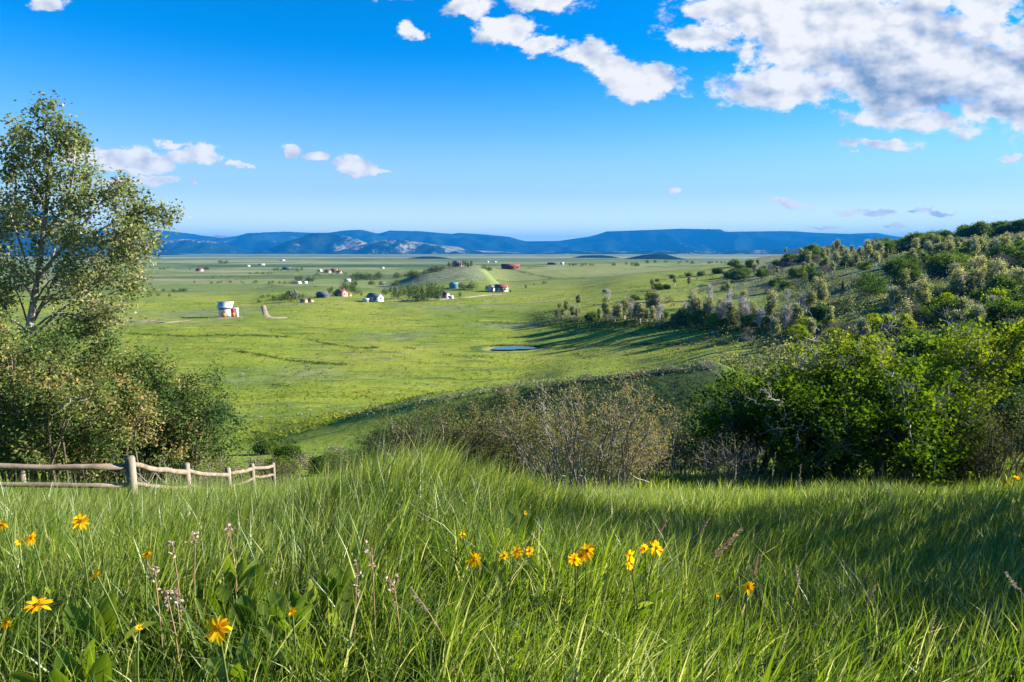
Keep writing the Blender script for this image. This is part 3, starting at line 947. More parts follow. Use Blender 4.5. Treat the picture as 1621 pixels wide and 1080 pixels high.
tall_aspen()
shrub("chokecherry_bush", 60, 17.0, 5.0, 4.7, "broad olive green thicket around the foot of the tall aspen", "bush", 46, 2.0, 0.085, 11, seed=31, base_t=0.60, amp=0.34, dead=6, spread=0.13)
shrub("chokecherry_bush", -150, 18.5, 5.0, 5.2, "dense thicket bush cut off by the picture edge, beyond the aspen trunk", "bush", 40, 1.9, 0.09, 10, seed=32, base_t=0.55, spread=0.13)
shrub("chokecherry_bush", 185, 18.0, 3.8, 4.1, "brown tinged bush between the aspen and the dark round bush, behind the first fence post", "bush", 34, 2.0, 0.08, 10, seed=33, base_t=0.68, amp=0.34, dead=5, spread=0.12)
shrub("serviceberry_bush", 268, 19.5, 3.0, 3.9, "dark green bush with clumped leaves leaning out over the meadow, beyond the fence rails", "bush", 34, 2.2, 0.09, 12, seed=34, base_t=0.40, amp=0.28, lean=0.10, dead=4, spread=0.12)
shrub("willow_bush", 335, 18.0, 2.4, 1.25, "low brownish bush in front of the dark leaning bush, above the fence end", "bush", 26, 2.6, 0.06, 6, LEAF_WILLOW, BARK_GREY, seed=35, blen=0.6)
shrub("dead_bush", 262, 16.0, 1.7, 1.25, "bleached leafless branches sprawling behind the second fence post", "dead bush", 12, 2.2, 0, 0, bark=BARK_DEAD, seed=36, flare=1.7, levels=2, blen=0.55)
# centre willows
shrub("willow_bush", 935, 15.5, 3.6, 2.75, "large twiggy willow with sparse yellow green leaves and grey stems", "bush", 50, 2.4, 0.062, 5, LEAF_WILLOW, BARK_GREY, seed=41, base_t=0.55, amp=0.3, dead=9, flare=1.15, spread=0.07, top=[0.70, 1.02, 0.72, 1.12, 0.88])
shrub("willow_bush", 700, 16.5, 2.5, 1.75, "dark half bare willow with fine brown twigs, beside the large twiggy willow", "bush", 54, 2.6, 0.055, 7, LEAF_WILLOW, BARK_DARK, seed=42, base_t=0.35, dead=5, flare=1.25, spread=0.06)
shrub("willow_bush", 800, 17.5, 1.8, 2.1, "thin willow with a few leaves at the tips, filling the gap between two larger willows", "bush", 30, 2.4, 0.06, 9, LEAF_WILLOW, BARK_DARK, seed=43, dead=3, flare=1.2, spread=0.06)
shrub("dead_bush", 648, 19.0, 1.6, 1.7, "pale bare stems arching above the dark half bare willow", "dead bush", 9, 1.6, 0, 0, bark=BARK_DEAD, seed=44, flare=1.5, blen=0.7, lean=-0.12)
shrub("willow_bush", 1062, 24.0, 2.2, 2.2, "small grey green willow in the gap between the twiggy willow and the oaks", "bush", 26, 2.2, 0.06, 5, LEAF_WILLOW, BARK_GREY, seed=45, spread=0.08)
shrub("willow_bush", 605, 20.5, 1.6, 1.0, "low dark brush at the outer end of the willows, beside the grassy hump", "bush", 20, 2.4, 0.055, 4, LEAF_BUSH, BARK_DARK, seed=46)
shrub("willow_bush", 436, 24.0, 1.2, 1.3, "lone brown twiggy bush standing at the edge of the meadow beyond the fence", "bush", 18, 2.4, 0.055, 4, LEAF_WILLOW, BARK_DARK, seed=47)


def oak(px, Y, w, h, label, seed, base_t=0.45, n_main=7, dead=10, tilt=0.0, lb=0.30, n_leaf=9, mat=LEAF_OAK, leaf=0.125, group=None, skirt=0.25):
    """scrub oak: crooked trunks, spreading limbs, leaves in flat clusters"""
    r = np.random.default_rng(seed)
    a, _ = at(px, 700)
    x0 = a * Y
    bz = h1(x0, Y)
    base = (x0, Y, bz - 0.1)
    trunks = []; limbs = []
    for k in range(n_main):
        ang = 2 * np.pi * (k + r.random() * 0.6) / n_main
        p = np.array([x0 + math.cos(ang) * 0.35, Y + math.sin(ang) * 0.35, bz - 0.1])
        rr = (0.25 + 0.5 * r.random()) * w * 0.5
        P, R = branch_line(r, p, (math.cos(ang) * rr / h + tilt, math.sin(ang) * rr / h, 1.0), h * (0.62 + 0.25 * r.random()), 0.085, 0.022, 7, 0.20, 0.05)
        trunks.append((P, R))
        for j in range(5):
            t = lb + (1 - lb) * (j + r.random()) / 5
            i = min(int(t * 7), 6)
            d = np.array([math.cos(ang + r.normal() * 1.1), math.sin(ang + r.normal() * 1.1), 0.30])
            limbs.append(branch_line(r, P[i], d, w * 0.36 * (1.2 - 0.5 * t) * (0.7 + 0.6 * r.random()), 0.035, 0.012, 6, 0.30, 0.10))
    # low skirt of leafy suckers
    for k in range(int(10 * skirt * 4)):
        ang = r.random() * 2 * np.pi; q = r.random() ** 0.5 * w * 0.42
        p = np.array([x0 + math.cos(ang) * q, Y + math.sin(ang) * q, 0.0]); p[2] = h1(p[0], p[1]) - 0.05
        limbs.append(branch_line(r, p, (math.cos(ang) * 0.4, math.sin(ang) * 0.4, 1), h * r.uniform(0.22, 0.5), 0.02, 0.008, 6, 0.25, 0.05))
    b1, tw = sprout(r, limbs + [(t[0][3:], t[1][3:]) for t in trunks], 2, 1.9, 0.95, 0.012, 0.85, 0.3, 0.10, 0.25, 0.55)
    pts = leaf_points(r, tw, int(n_leaf * 5.0), 0.17, 0.25)
    print(label[:30], len(pts))
    ti = clump_tint(pts, r, 1.1, seed, base_t, 0.26, 0.14)
    lv = leaves(pts, r.uniform(leaf * 0.75, leaf * 1.3, len(pts)), r, ti, 0.7, 0.62, 0.9)
    groups = [(trunks, 7, BARK_GREY), (limbs, 5, BARK_GREY), (b1, 3, BARK_GREY)]
    parts = [("trunk", groups, None, True), ("crown", lv, mat, False)]
    if dead:
        ds = []
        for k in range(dead):
            ang = r.random() * 2 * np.pi
            p = np.array([x0 + math.cos(ang) * w * 0.28, Y - abs(math.sin(ang)) * w * 0.32, bz + h * r.uniform(0.3, 0.8)])
            ds.append(branch_line(r, p, (math.cos(ang), -0.4, r.uniform(0, 0.8)), r.uniform(0.7, 1.5), 0.02, 0.006, 7, 0.26, 0.05))
        d2, d3 = sprout(r, ds, 2, 4.0, 0.55, 0.008, 0.8, 0.35, 0.02, 0.15, 0.6)
        groups.append((ds + d2, 4, BARK_DEAD))
    return plant("oak_tree", base, label, "tree", parts, group)


oak(1320, 23.5, 4.4, 6.9, "bright scrub oak with a sunlit yellow green crown above the twisted grey branches", 51, 0.80, 7, 16)  # high tint paints the sunlight on the tall crowns into their leaves
oak(1462, 24.5, 3.4, 7.4, "tallest of the scrub oaks, with a narrow bright top and pale dead branches below it", 52, 0.84, 6, 16)
oak(1195, 23.0, 3.4, 4.9, "low dark scrub oak at the end of the oak clump, beside the open meadow", 53, 0.30, 7, 14, tilt=-0.10)
oak(1415, 21.0, 4.4, 4.8, "wide dark scrub oak with a shaded front, before the two bright oaks", 54, 0.34, 8, 12)  # low tint here and on the other low oaks paints in their shade
oak(1500, 22.0, 2.3, 3.3, "small scrub oak with yellowish lower leaves, beside the brown brush", 55, 0.32, 6, 5)
oak(1265, 20.5, 3.2, 3.6, "low shaded scrub oak filling the gap under the bright crowns", 56, 0.32, 7, 10)
oak(1610, 30.0, 4.4, 2.9, "dark scrub oak standing apart behind the oak clump, on the gully side", 57, 0.22, 7, 4, mat=LEAF_BUSH)
shrub("dead_oak", 1500, 24.0, 1.5, 4.3, "bare grey dead oak branches sticking out beside the tallest oak", "dead tree", 7, 1.6, 0, 0, bark=BARK_DEAD, seed=58, flare=1.2, blen=0.9)
shrub("willow_bush", 1575, 20.0, 2.4, 1.9, "brown and yellow brush below the small scrub oak, at the edge of the tall grass", "bush", 34, 2.4, 0.06, 5, LEAF_WILLOW, BARK_DARK, seed=59, dead=3)
shrub("willow_bush", 1150, 18.5, 1.6, 1.15, "low grey twigs in front of the dark low oak", "bush", 26, 2.6, 0.05, 2, LEAF_WILLOW, BARK_GREY, seed=60, dead=4)
shrub("snowberry_bush", 640, 23.0, 2.6, 1.7, "dark green brush behind the pale bare stems, at the outer end of the willow row", "bush", 26, 2.2, 0.07, 7, LEAF_BUSH, BARK_DARK, seed=61, base_t=0.42, spread=0.10)
shrub("snowberry_bush", 745, 21.5, 2.6, 1.6, "low olive brush between the half bare willow and the thin willow", "bush", 26, 2.2, 0.065, 6, LEAF_BUSH, BARK_DARK, seed=62, base_t=0.55, spread=0.10)
shrub("snowberry_bush", 868, 19.5, 2.4, 1.9, "olive brush behind the large twiggy willow, on its dark side", "bush", 26, 2.2, 0.065, 6, LEAF_BUSH, BARK_GREY, seed=63, base_t=0.60, spread=0.10)
shrub("snowberry_bush", 1015, 18.5, 1.9, 1.5, "short yellowish brush tucked against the large twiggy willow, towards the oaks", "bush", 24, 2.3, 0.06, 6, LEAF_WILLOW, BARK_GREY, seed=64, base_t=0.55, spread=0.08)
shrub("snowberry_bush", 1098, 27.0, 2.6, 2.3, "grey green round brush in the shaded gap before the low dark oak", "bush", 26, 2.0, 0.075, 6, LEAF_BUSH, BARK_GREY, seed=65, base_t=0.40, spread=0.10)
shrub("snowberry_bush", 545, 26.0, 2.0, 1.2, "small dark brush on the slope beyond the grassy hump", "bush", 20, 2.2, 0.065, 6, LEAF_BUSH, BARK_DARK, seed=66, base_t=0.40, spread=0.10)
# ---------------------------------------------------------------- trees of the hillside and the valley: one of each kind, then copies
def crown_clumps(r, n_cl, per, rx, rz, zc, cl, size, base_t=0.5, amp=0.3, aspect=0.7, low=-0.55, shell=0.55):
    c = unit(r.normal(size=(n_cl, 3))) * (shell + (1 - shell) * r.random((n_cl, 1)) ** 0.6)
    c[:, 2] = np.where(c[:, 2] < low, low + 0.3 * r.random(n_cl), c[:, 2])
    c = c * np.array([rx, rx, rz]) + np.array([0, 0, zc])
    s = cl * r.uniform(0.6, 1.35, n_cl)
    p = np.repeat(c, per, 0) + r.normal(size=(n_cl * per, 3)) * np.repeat(s, per)[:, None] * np.array([1, 1, 0.75])
    p[:, 2] = np.maximum(p[:, 2], 0.1)
    t = np.clip(base_t + np.repeat(r.normal(size=n_cl) * amp * 0.5, per) + r.normal(size=len(p)) * 0.14, 0, 1)
    return leaves(p, r.uniform(size * 0.6, size * 1.3, len(p)), r, t, 0.5, aspect, 0.6)


def small_trunk(r, h, rad, n=1, spread=0.3, twigs=0, wob=0.08):
    L = []
    for k in range(n):
        ang = r.random() * 6.28
        L.append(branch_line(r, (math.cos(ang) * 0.15 * (n > 1), math.sin(ang) * 0.15 * (n > 1), -0.3), (math.cos(ang) * spread, math.sin(ang) * spread, 1), h * r.uniform(0.8, 1.0), rad, rad * 0.25, 6, wob, 0.15))
    tw = []
    if twigs:
        tw, _ = sprout(r, L, 2, twigs / h, h * 0.28, rad * 0.35, 0.7, 0.2, 0.15, 0.3, 0.5)
    return tubes(L + tw, 4)


def proto(name, label, cat, group, wood, woodmat, crown, leafmat):
    t = thing(name, (0, 0, 0), label, cat, group)
    make_mesh("trunk", wood[0], wood[1], woodmat, t, True)
    if crown is not None:
        make_mesh("crown", crown[0], crown[1], leafmat, t, False, crown[2])
    return t


used = set()
n_placed = {}


def place(p, x, y, s=1.0, rz=None, sink=0.0, zs=1.0, label=None, group=None):
    if p.name not in used:
        used.add(p.name); o = p
    else:
        o = p.copy(); C.objects.link(o)
        for ch in p.children:
            c = ch.copy(); C.objects.link(c); c.parent = o
    o.location = (x, y, h1(x, y) - sink)
    o.rotation_euler = (0, 0, random.uniform(0, 6.28) if rz is None else rz)
    o.scale = (s, s, s * zs)
    if label: o['label'] = label
    if group is not None: o['group'] = group
    return o


def p_oak(seed, rx, rz, mat, label, group, base_t=0.5, n=76, per=84, size=0.40, name="oak_shrub", cat="shrub"):
    r = np.random.default_rng(seed)
    return proto(name, label, cat, group, small_trunk(r, rz * 1.3, 0.10, 4, 0.5), BARK_GREY,
                 crown_clumps(r, n, per, rx, rz, rz * 0.85, rx * 0.17, size, base_t), mat)


def p_aspen(seed, h, rx, mat, label, group, n=44, per=60, size=0.32, trunks=2, twigs=14, name="aspen_tree", rad=0.085):
    r = np.random.default_rng(seed)
    return proto(name, label, "tree", group, small_trunk(r, h * 0.95, rad, trunks, 0.10, twigs, 0.05), BARK_FAR,
                 crown_clumps(r, n, per, rx, h * 0.38, h * 0.62, rx * 0.30, size, 0.5, 0.35, 0.7, -1.0, 0.35) if n else None, mat)


G1 = "dark oak shrubs on the wooded hillside"
L1 = "dark rounded oak shrub among many on the wooded hillside"
G2 = "pale aspens on the wooded hillside"
L2 = "pale green aspen with light trunk among many on the wooded hillside"
G3 = "lime green shrubs on the wooded hillside"
L3 = "bright lime green shrub in the sunlit thickets of the wooded hillside"
G4 = "budding grey brown shrubs on the hillside"
L4 = "grey brown barely leafed shrub among the hillside aspens"
G5 = "bare aspens in the hillside belt"
L5 = "bare grey aspen without leaves in the belt of trees above the pond meadow"
OAKS = [p_oak(300 + k, 3.4 + 0.5 * (k % 2), 2.3 + 0.4 * (k % 3), LEAF_HILL_DARK, L1, G1, 0.45 + 0.1 * (k % 2)) for k in range(3)]
PALE = [p_aspen(310 + k, 6.6 + k, 1.0 + 0.14 * k, LEAF_HILL_PALE, L2, G2, rad=0.13, trunks=2 + k % 2) for k in range(3)]
LIME = [p_oak(320 + k, 2.3, 2.0 + 0.4 * k, LEAF_HILL_LIME, L3, G3, 0.5, 56, 76, 0.32, "lime_shrub") for k in range(2)]
TWIG = [p_oak(330 + k, 2.6, 1.9 + 0.5 * k, LEAF_TWIGGY, L4, G4, 0.5, 40, 30, 0.26, "budding_shrub") for k in range(2)]
BARE = [p_aspen(340 + k, 6.5 + k, 1.2, LEAF_TWIGGY, L5, G5, 20, 16, 0.2, 3, 30, "bare_aspen", 0.13) for k in range(2)]


def region(n, x0, x1, y0, y1, kinds, smin=0.8, smax=1.2, y_line=None, y_from=60):
    """n plants with their feet in a patch of the hillside seen between these photo rows and columns"""
    for _ in range(n):
        px = random.uniform(x0, x1); py = random.uniform(y0, y1)
        if y_line is not None:
            py += np.interp(px, [q[0] for q in y_line], [q[1] for q in y_line])
        if 1315 < px < 1410 and 452 < py < 512 or 1165 < px < 1205 and 535 < py < 575:
            continue            # open ground round the single trees
        x, y, z = ground_point(px, py, y_from)
        k = random.choices(range(len(kinds)), [w for _, w in kinds])[0]
        p = random.choice(kinds[k][0])
        place(p, x, y, random.uniform(smin, smax) * 1.35, zs=random.uniform(0.85, 1.15))


def crest(n, x0, x1, ya, yb, kinds, smin, smax):
    for _ in range(n):
        a = at(random.uniform(x0, x1), 400)[0]; y = random.uniform(ya, yb)
        k = random.choices(range(len(kinds)), [w for _, w in kinds])[0]
        place(random.choice(kinds[k][0]), a * y, y, random.uniform(smin, smax) * 1.35, zs=random.uniform(0.85, 1.15))


# skyline thickets, the lit slope under them, the dark fold, the lower slope
crest(52, 1385, 1660, 365, 425, [(OAKS, 1)], 0.75, 1.15)
crest(16, 1240, 1400, 430, 540, [(OAKS, 3), (TWIG, 1)], 0.8, 1.2)
region(70, 1240, 1560, 402, 428, [(PALE, 5), (LIME, 1), (TWIG, 3), (OAKS, 1)], 0.6, 0.95)
region(30, 1470, 1640, 392, 420, [(PALE, 4), (TWIG, 4), (OAKS, 2)], 0.65, 1.0)
region(26, 1420, 1640, 418, 440, [(OAKS, 4), (TWIG, 3)], 0.7, 1.0)
region(20, 1130, 1290, 418, 446, [(OAKS, 3), (TWIG, 2), (PALE, 1)], 0.55, 0.85)
region(8, 1200, 1330, 428, 438, [(PALE, 3), (TWIG, 2), (OAKS, 2)], 0.5, 0.7)
region(16, 1440, 1640, 452, 478, [(PALE, 4), (TWIG, 3), (LIME, 2), (OAKS, 1)], 0.6, 0.9)
region(44, 1385, 1640, 474, 505, [(PALE, 4), (LIME, 4), (TWIG, 3), (OAKS, 2)], 0.55, 0.85)
region(24, 1240, 1400, 478, 508, [(TWIG, 4), (BARE, 3), (PALE, 3), (OAKS, 1)], 0.55, 0.85)
region(26, 1440, 1640, 510, 545, [(LIME, 1), (OAKS, 4), (PALE, 2), (TWIG, 2)], 0.5, 0.75)
region(26, 1225, 1440, 515, 550, [(LIME, 3), (PALE, 3), (TWIG, 2)], 0.4, 0.65)
# aspen belt above the pond meadow
belt = [(860, 506), (930, 509), (1000, 512), (1080, 514), (1160, 518), (1250, 524)]
region(36, 900, 1260, -5, 3, [(PALE, 5), (BARE, 2), (LIME, 1)], 0.62, 0.9, belt)
region(34, 850, 1260, -12, 4, [(TWIG, 3), (OAKS, 3), (BARE, 2), (PALE, 4), (LIME, 1)], 0.42, 0.68, belt)
region(34, 880, 1260, -7, 2, [(PALE, 3), (TWIG, 3), (OAKS, 1)], 0.38, 0.6, belt)
region(14, 880, 1200, -34, -16, [(TWIG, 3), (BARE, 2), (PALE, 2)], 0.5, 0.8, belt)
region(16, 1020, 1260, 448, 478, [(TWIG, 3), (OAKS, 2), (PALE, 2)], 0.4, 0.65)
for px, py, s in ((1110, 437, 0.62), (1065, 441, 0.5), (1040, 446, 0.35), (1090, 438, 0.5), (1005, 475, 0.5), (1030, 472, 0.55)):
    x, y, z = ground_point(px, py, 150)
    place(OAKS[1], x, y, s)
# dark scrub in the gully behind the oaks
region(22, 1440, 1650, 560, 660, [(OAKS, 5), (TWIG, 1)], 0.45, 0.8, None, 34)
# single marks on the slope
x, y, z = ground_point(1376, 479, 90)
r_ = np.random.default_rng(351)
o = proto("round_tree", "large round dark green tree standing alone above the grey thicket", "tree", None, small_trunk(r_, 4, 0.2, 2, 0.2), BARK_GREY,
          crown_clumps(r_, 70, 46, 3.6, 3.5, 4.5, 0.75, 0.36, 0.5, 0.3), LEAF_HILL_DARK)
place(o, x, y, y * 47 / 1081 / 7.7)
x, y, z = ground_point(1333, 468, 90)
zz = r_.random(1500) ** 0.8; rr = (1 - zz) * 0.95 * np.sqrt(r_.random(1500)); an = r_.random(1500) * 6.28
pts = np.stack([rr * np.cos(an), rr * np.sin(an), 0.5 + zz * 6.2], -1)
o = proto("spruce_tree", "single dark narrow spruce beside the large round tree", "tree", None, small_trunk(r_, 6, 0.09, 1, 0.0, 0, 0.01), BARK_DARK,
          leaves(pts, r_.uniform(0.2, 0.4, 1500), r_, r_.random(1500), 0.4, 0.45), LEAF_NEEDLE)
place(o, x, y, y * 26 / 1081 / 6.7)
x, y, z = ground_point(1184, 546, 90)
o = p_oak(352, 1.9, 2.2, LEAF_TWIGGY, "pinkish grey leafless bush alone in the meadow below the aspen belt", None, 0.75, 26, 26, 0.2, "bare_bush", "bush")
place(o, x, y, 0.95, zs=1.15)
for px, py, s in ((1052, 588, 0.2), (1122, 584, 0.24), (930, 603, 0.22), (802, 624, 0.26), (1070, 588, 0.14), (985, 600, 0.12), (870, 612, 0.14), (1010, 596, 0.12)):
    x, y, z = ground_point(px, py, 40)
    place(TWIG[0], x, y, s, label="small grey brown bush on the crest of the shaded bank above the willows", group="small bushes along the crest of the bank")

for px, Y, s, k in ((405, 40, 0.30, 0), (440, 36, 0.26, 1), (478, 44, 0.32, 0), (512, 38, 0.28, 1), (548, 46, 0.34, 0), (575, 40, 0.28, 1), (595, 33, 0.24, 0), (455, 52, 0.30, 1), (530, 56, 0.34, 0), (420, 60, 0.3, 1)):
    a_ = at(px, 690)[0]
    place((TWIG[0], OAKS[0])[k], a_ * Y, Y, s, label="low scrub bush in the grassy dip between the fence and the willows", group="low bushes in the dip beyond the fence")

# ---------------------------------------------------------------- trees among the farms
G6 = "trees around the valley farms"
L6 = "broad leafed tree among the farmyards on the valley floor"
TOWN = []
for k, (rx, rz) in enumerate(((2.4, 3.4), (1.5, 4.2), (3.0, 2.8))):
    r_ = np.random.default_rng(360 + k)
    TOWN.append(proto("valley_tree", L6, "tree", G6, small_trunk(r_, rz * 1.3, 0.14, 2, 0.15), BARK_DARK,
                      crown_clumps(r_, 26, 20, rx, rz, rz * 1.1, rx * 0.42, 0.7, 0.5, 0.5), LEAF_TOWN))


def town(px, py, h, k=None, label=None, group=None):
    x, y, z = ground_point(px, py, 200)
    p = TOWN[random.randrange(3) if k is None else k]
    hh = (6.0, 7.6, 5.0)[TOWN.index(p)]
    return place(p, x, y, y * h / 1081 / hh * 1.0, label=label, group=group)


for px, py, h in ((455, 475, 12), (460, 478, 14), (467, 474, 12), (474, 477, 11), (446, 476, 9), (449, 473, 7), (480, 474, 8), (434, 474, 6), (415, 472, 5), (425, 471, 5), (410, 480, 5),
                  (525, 464, 10), (545, 463, 12), (552, 461, 14), (559, 464, 10), (566, 466, 8), (531, 469, 7), (521, 466, 8), (572, 470, 7),
                  (630, 473, 14), (640, 470, 12), (648, 474, 15), (655, 468, 13), (668, 470, 14), (676, 476, 17), (684, 474, 16), (690, 470, 18), (636, 464, 10), (646, 462, 10), (662, 462, 12), (680, 464, 14), (693, 476, 14), (700, 466, 12), (610, 467, 9), (618, 465, 10), (625, 463, 9),
                  (727, 458, 9), (735, 459, 10), (742, 458, 7), (747, 459, 11), (728, 470, 6), (770, 461, 8), (808, 464, 5), (832, 457, 6), (862, 450, 5), (845, 452, 3), (833, 458, 5)):
    town(px, py, h)
town(661, 477, 17, 2, "yellow green round tree at the corner of the farmyard by the white turreted house", "")
town(671, 478, 12, 0, "smaller yellow green tree beside the round yellow green one", "")
for px, py, h in ((712, 424, 8), (717, 424, 9), (737, 424, 10), (741, 425, 9), (746, 424, 10), (710, 423, 7), (733, 422, 9), (729, 420, 7), (722, 419, 6)):
    town(px, py, h, 1, "slim tree beside the ranch house on top of the sage hill", "slim trees around the hilltop ranch")
for px, py, h in ((680, 432, 8), (686, 431, 9), (692, 430, 8), (699, 429, 7), (674, 434, 6), (766, 426, 6), (772, 428, 6), (776, 429, 5)):
    town(px, py, h, 2, "dark shrub on the shoulder of the sage hill below the ranch", "dark shrubs on the shoulder of the sage hill")
G7 = "far trees on the valley plain"
L7 = "far dark tree in the scattered rows across the valley plain"
rows = [(545, 600, 443, 9, 12), (620, 665, 440, 9, 9), (340, 362, 416.5, 3, 8), (240, 300, 462, 4, 8), (205, 270, 470, 4, 7), (300, 480, 449, 3.5, 18), (470, 500, 445, 6, 7), (250, 330, 427, 3.5, 10), (430, 480, 429, 4, 8),
        (505, 545, 431, 4, 10), (390, 440, 433, 2.5, 8), (900, 1010, 421, 4, 16), (1010, 1150, 417, 4, 14), (560, 640, 452, 6, 8), (480, 560, 436, 3, 7), (195, 250, 440, 3, 7), (330, 420, 440, 2.2, 8)]
for x0, x1, py, h, n in rows:
    for k in range(n):
        town(random.uniform(x0, x1), py + random.uniform(-1.2, 1.2), h * random.uniform(0.7, 1.25), random.choice((0, 2, 2)), L7, G7)


# ---------------------------------------------------------------- ground cover of the slopes
def scatter(name, mat, n, ylo, yhi, weight, per, size, rad, flatten, seed, amax=0.95, tint=0.5, aspect=0.6, amin=None, grow=0.0):
    r = np.random.default_rng(seed)
    a = r.uniform(-amax if amin is None else amin, amax, n)
    y = np.exp(r.uniform(math.log(ylo), math.log(yhi), n))
    x = a * y
    w = weight(x, y)
    k = r.random(n) < w
    x, y = x[k], y[k]
    z = H(x, y)
    d = np.sqrt(((x - POND[0]) / 8.5) ** 2 + ((y - POND[1]) / 8.5) ** 2) > 1.0
    x, y, z = x[d], y[d], z[d]
    s = rad * r.uniform(0.6, 1.4, len(x)) * (1 + grow * np.maximum(0, y - 150) / 150)
    off = r.normal(size=(len(x), per, 3)) * np.array([1, 1, flatten])
    off[:, :, 2] = np.abs(off[:, :, 2])
    p = np.stack([x, y, z], -1)[:, None, :] + off * s[:, None, None] * 0.6
    p = p.reshape(-1, 3)
    t = np.clip(tint + np.repeat(r.normal(size=len(x)) * 0.18, per) + r.normal(size=len(p)) * 0.12, 0, 1)
    sz = np.repeat(s, per) / rad * size * r.uniform(0.7, 1.3, len(p))
    V, F, T = leaves(p, sz, r, t, 0.6, aspect, 0.8)
    return tag(make_mesh(name, V, F, mat, None, False, T), kind='stuff')


SAGE = leaf_mat("sage_leaf", [(0.0, (0.07, 0.09, 0.045)), (0.5, (0.17, 0.195, 0.115)), (1.0, (0.33, 0.35, 0.25))], 0.2, 0.0)
TUFT = leaf_mat("meadow_tuft", [(0.0, (0.060, 0.095, 0.012)), (0.5, (0.160, 0.205, 0.022)), (1.0, (0.28, 0.28, 0.065))], 0.45, 0.0)
SCRUB = leaf_mat("low_scrub", [(0.0, (0.022, 0.042, 0.012)), (0.5, (0.05, 0.08, 0.02)), (1.0, (0.11, 0.13, 0.04))], 0.3, 0.0)


def zone_of(k):
    def f(x, y):
        return zones(x, y, 0)[:, k]
    return f


scatter("sagebrush", SAGE, 26000, 60, 620, lambda x, y: np.clip(zone_of(0)(x, y) * 1.3 - 0.25, 0, 0.9), 9, 0.30, 0.42, 0.6, 401, grow=0.25)
scatter("meadow_grass", TUFT, 70000, 84, 420, lambda x, y: (zone_of(1)(x, y) < 0.4) * np.clip(0.5 - zone_of(0)(x, y) + 0.4 * fbm(x / 18, y / 12, 3, 71), 0, 1), 4, 0.42, 0.30, 0.5, 402, aspect=0.4, grow=0.3)


def thicket_weight(x, y):
    a = x / y
    w = sstep(a, 0.20, 0.40) * sstep(y, 70, 110) * (1 - sstep(y, 430, 520)) * (0.45 + 0.9 * fbm(x / 22, y / 30, 3, 83))
    return np.clip(w, 0, 0.8)


scatter("hillside_undergrowth", SCRUB, 6000, 70, 480, thicket_weight, 22, 0.42, 0.9, 0.7, 404, amin=0.15, grow=0.25)
scatter("hillside_undergrowth", LEAF_HILL_PALE, 5500, 90, 480, thicket_weight, 34, 0.36, 1.3, 0.85, 406, amin=0.17, grow=0.15, tint=0.45)
scatter("hillside_undergrowth", LEAF_TWIGGY, 2500, 90, 480, thicket_weight, 30, 0.30, 1.2, 0.9, 407, amin=0.17, grow=0.15, tint=0.55)
scatter("bank_grass", SCRUB, 26000, 34, 78, lambda x, y: 0.75 * (zone_of(1)(x, y) > 0.4) * (0.5 + 0.9 * fbm(x / 3, y / 3, 3, 85) > 0.3), 5, 0.16, 0.16, 0.9, 408, aspect=0.35, tint=0.42)
scatter("hillside_undergrowth", SAGE, 8000, 70, 480, thicket_weight, 20, 0.36, 0.8, 0.7, 405, amin=0.15, grow=0.25, tint=0.4)


def bank(lines, n, h, seed, name="streambank_scrub", mat=SCRUB, per=12, size=0.33, jit=2.0, label=None):
    r = np.random.default_rng(seed)
    P = []
    for ln in lines:
        for (p, q) in zip(ln[:-1], ln[1:]):
            k = int(n * abs(q[0] - p[0]) / 100) + 2
            for t in r.random(k):
                px = p[0] + (q[0] - p[0]) * t; py = p[1] + (q[1] - p[1]) * t + r.normal() * jit * 0.35
                P.append(ground_point(px, py, 60))
    P = np.array(P)
    s = r.uniform(0.5, 1.2, len(P)) * h
    off = r.normal(size=(len(P), per, 3)) * np.array([0.8, 0.8, 0.5]); off[:, :, 2] = np.abs(off[:, :, 2])
    p = (P[:, None, :] + off * s[:, None, None]).reshape(-1, 3)
    V, F, T = leaves(p, r.uniform(0.7, 1.3, len(p)) * size, r, np.clip(0.4 + r.normal(size=len(p)) * 0.2, 0, 1), 0.5, 0.7)
    tag(make_mesh(name, V, F, mat, None, False, T), label, kind='stuff')


bank([[(190, 528), (250, 531), (300, 533), (350, 531), (400, 532), (462, 534)], [(372, 556), (410, 562), (450, 570), (500, 575), (548, 578)], [(840, 549), (880, 552), (930, 547), (1000, 545), (1100, 546)],
      [(488, 538), (520, 545), (560, 551), (600, 551)], [(775, 511), (830, 513), (900, 519), (960, 524), (1025, 532)], [(1120, 540), (1165, 547)]], 80, 0.5, 411, size=0.26)
bank([[(845, 507), (900, 510), (1000, 514), (1100, 518), (1200, 524), (1260, 530)]], 160, 1.5, 412, "thicket_undergrowth", jit=16, per=16, size=0.45)
bank([[(560, 657), (640, 641), (720, 628), (800, 614), (900, 604), (1000, 594), (1130, 579)]], 60, 0.35, 414, "crest_sagebrush", SAGE, 10, 0.20, 9)
bank([[(776, 549), (800, 547.2), (830, 546.8), (856, 549)]], 120, 0.45, 415, "pond_reeds", SCRUB, 9, 0.22, 1.5)
bank([[(400, 695), (470, 700)], [(700, 563), (780, 566)], [(640, 551), (660, 553)], [(420, 610), (460, 612)], [(905, 563), (935, 566)], [(600, 489), (625, 489)]], 70, 0.45, 413, "grass_hummocks", SCRUB, 8, 0.25, 4)
# ---------------------------------------------------------------- scrub oaks just outside the picture whose shade lies on the grass
def shade_oak(x, y, w, h, seed, label):
    r = np.random.default_rng(seed)
    t = proto("oak_tree", label, "tree", None, small_trunk(r, h * 0.8, 0.10, 4, 0.35), BARK_GREY,
              crown_clumps(r, 90, 62, w / 2, h * 0.46, h * 0.54, w * 0.10, 0.17, 0.45, 0.3), LEAF_OAK)
    t.location = (x, y, h1(x, y) - 0.1)


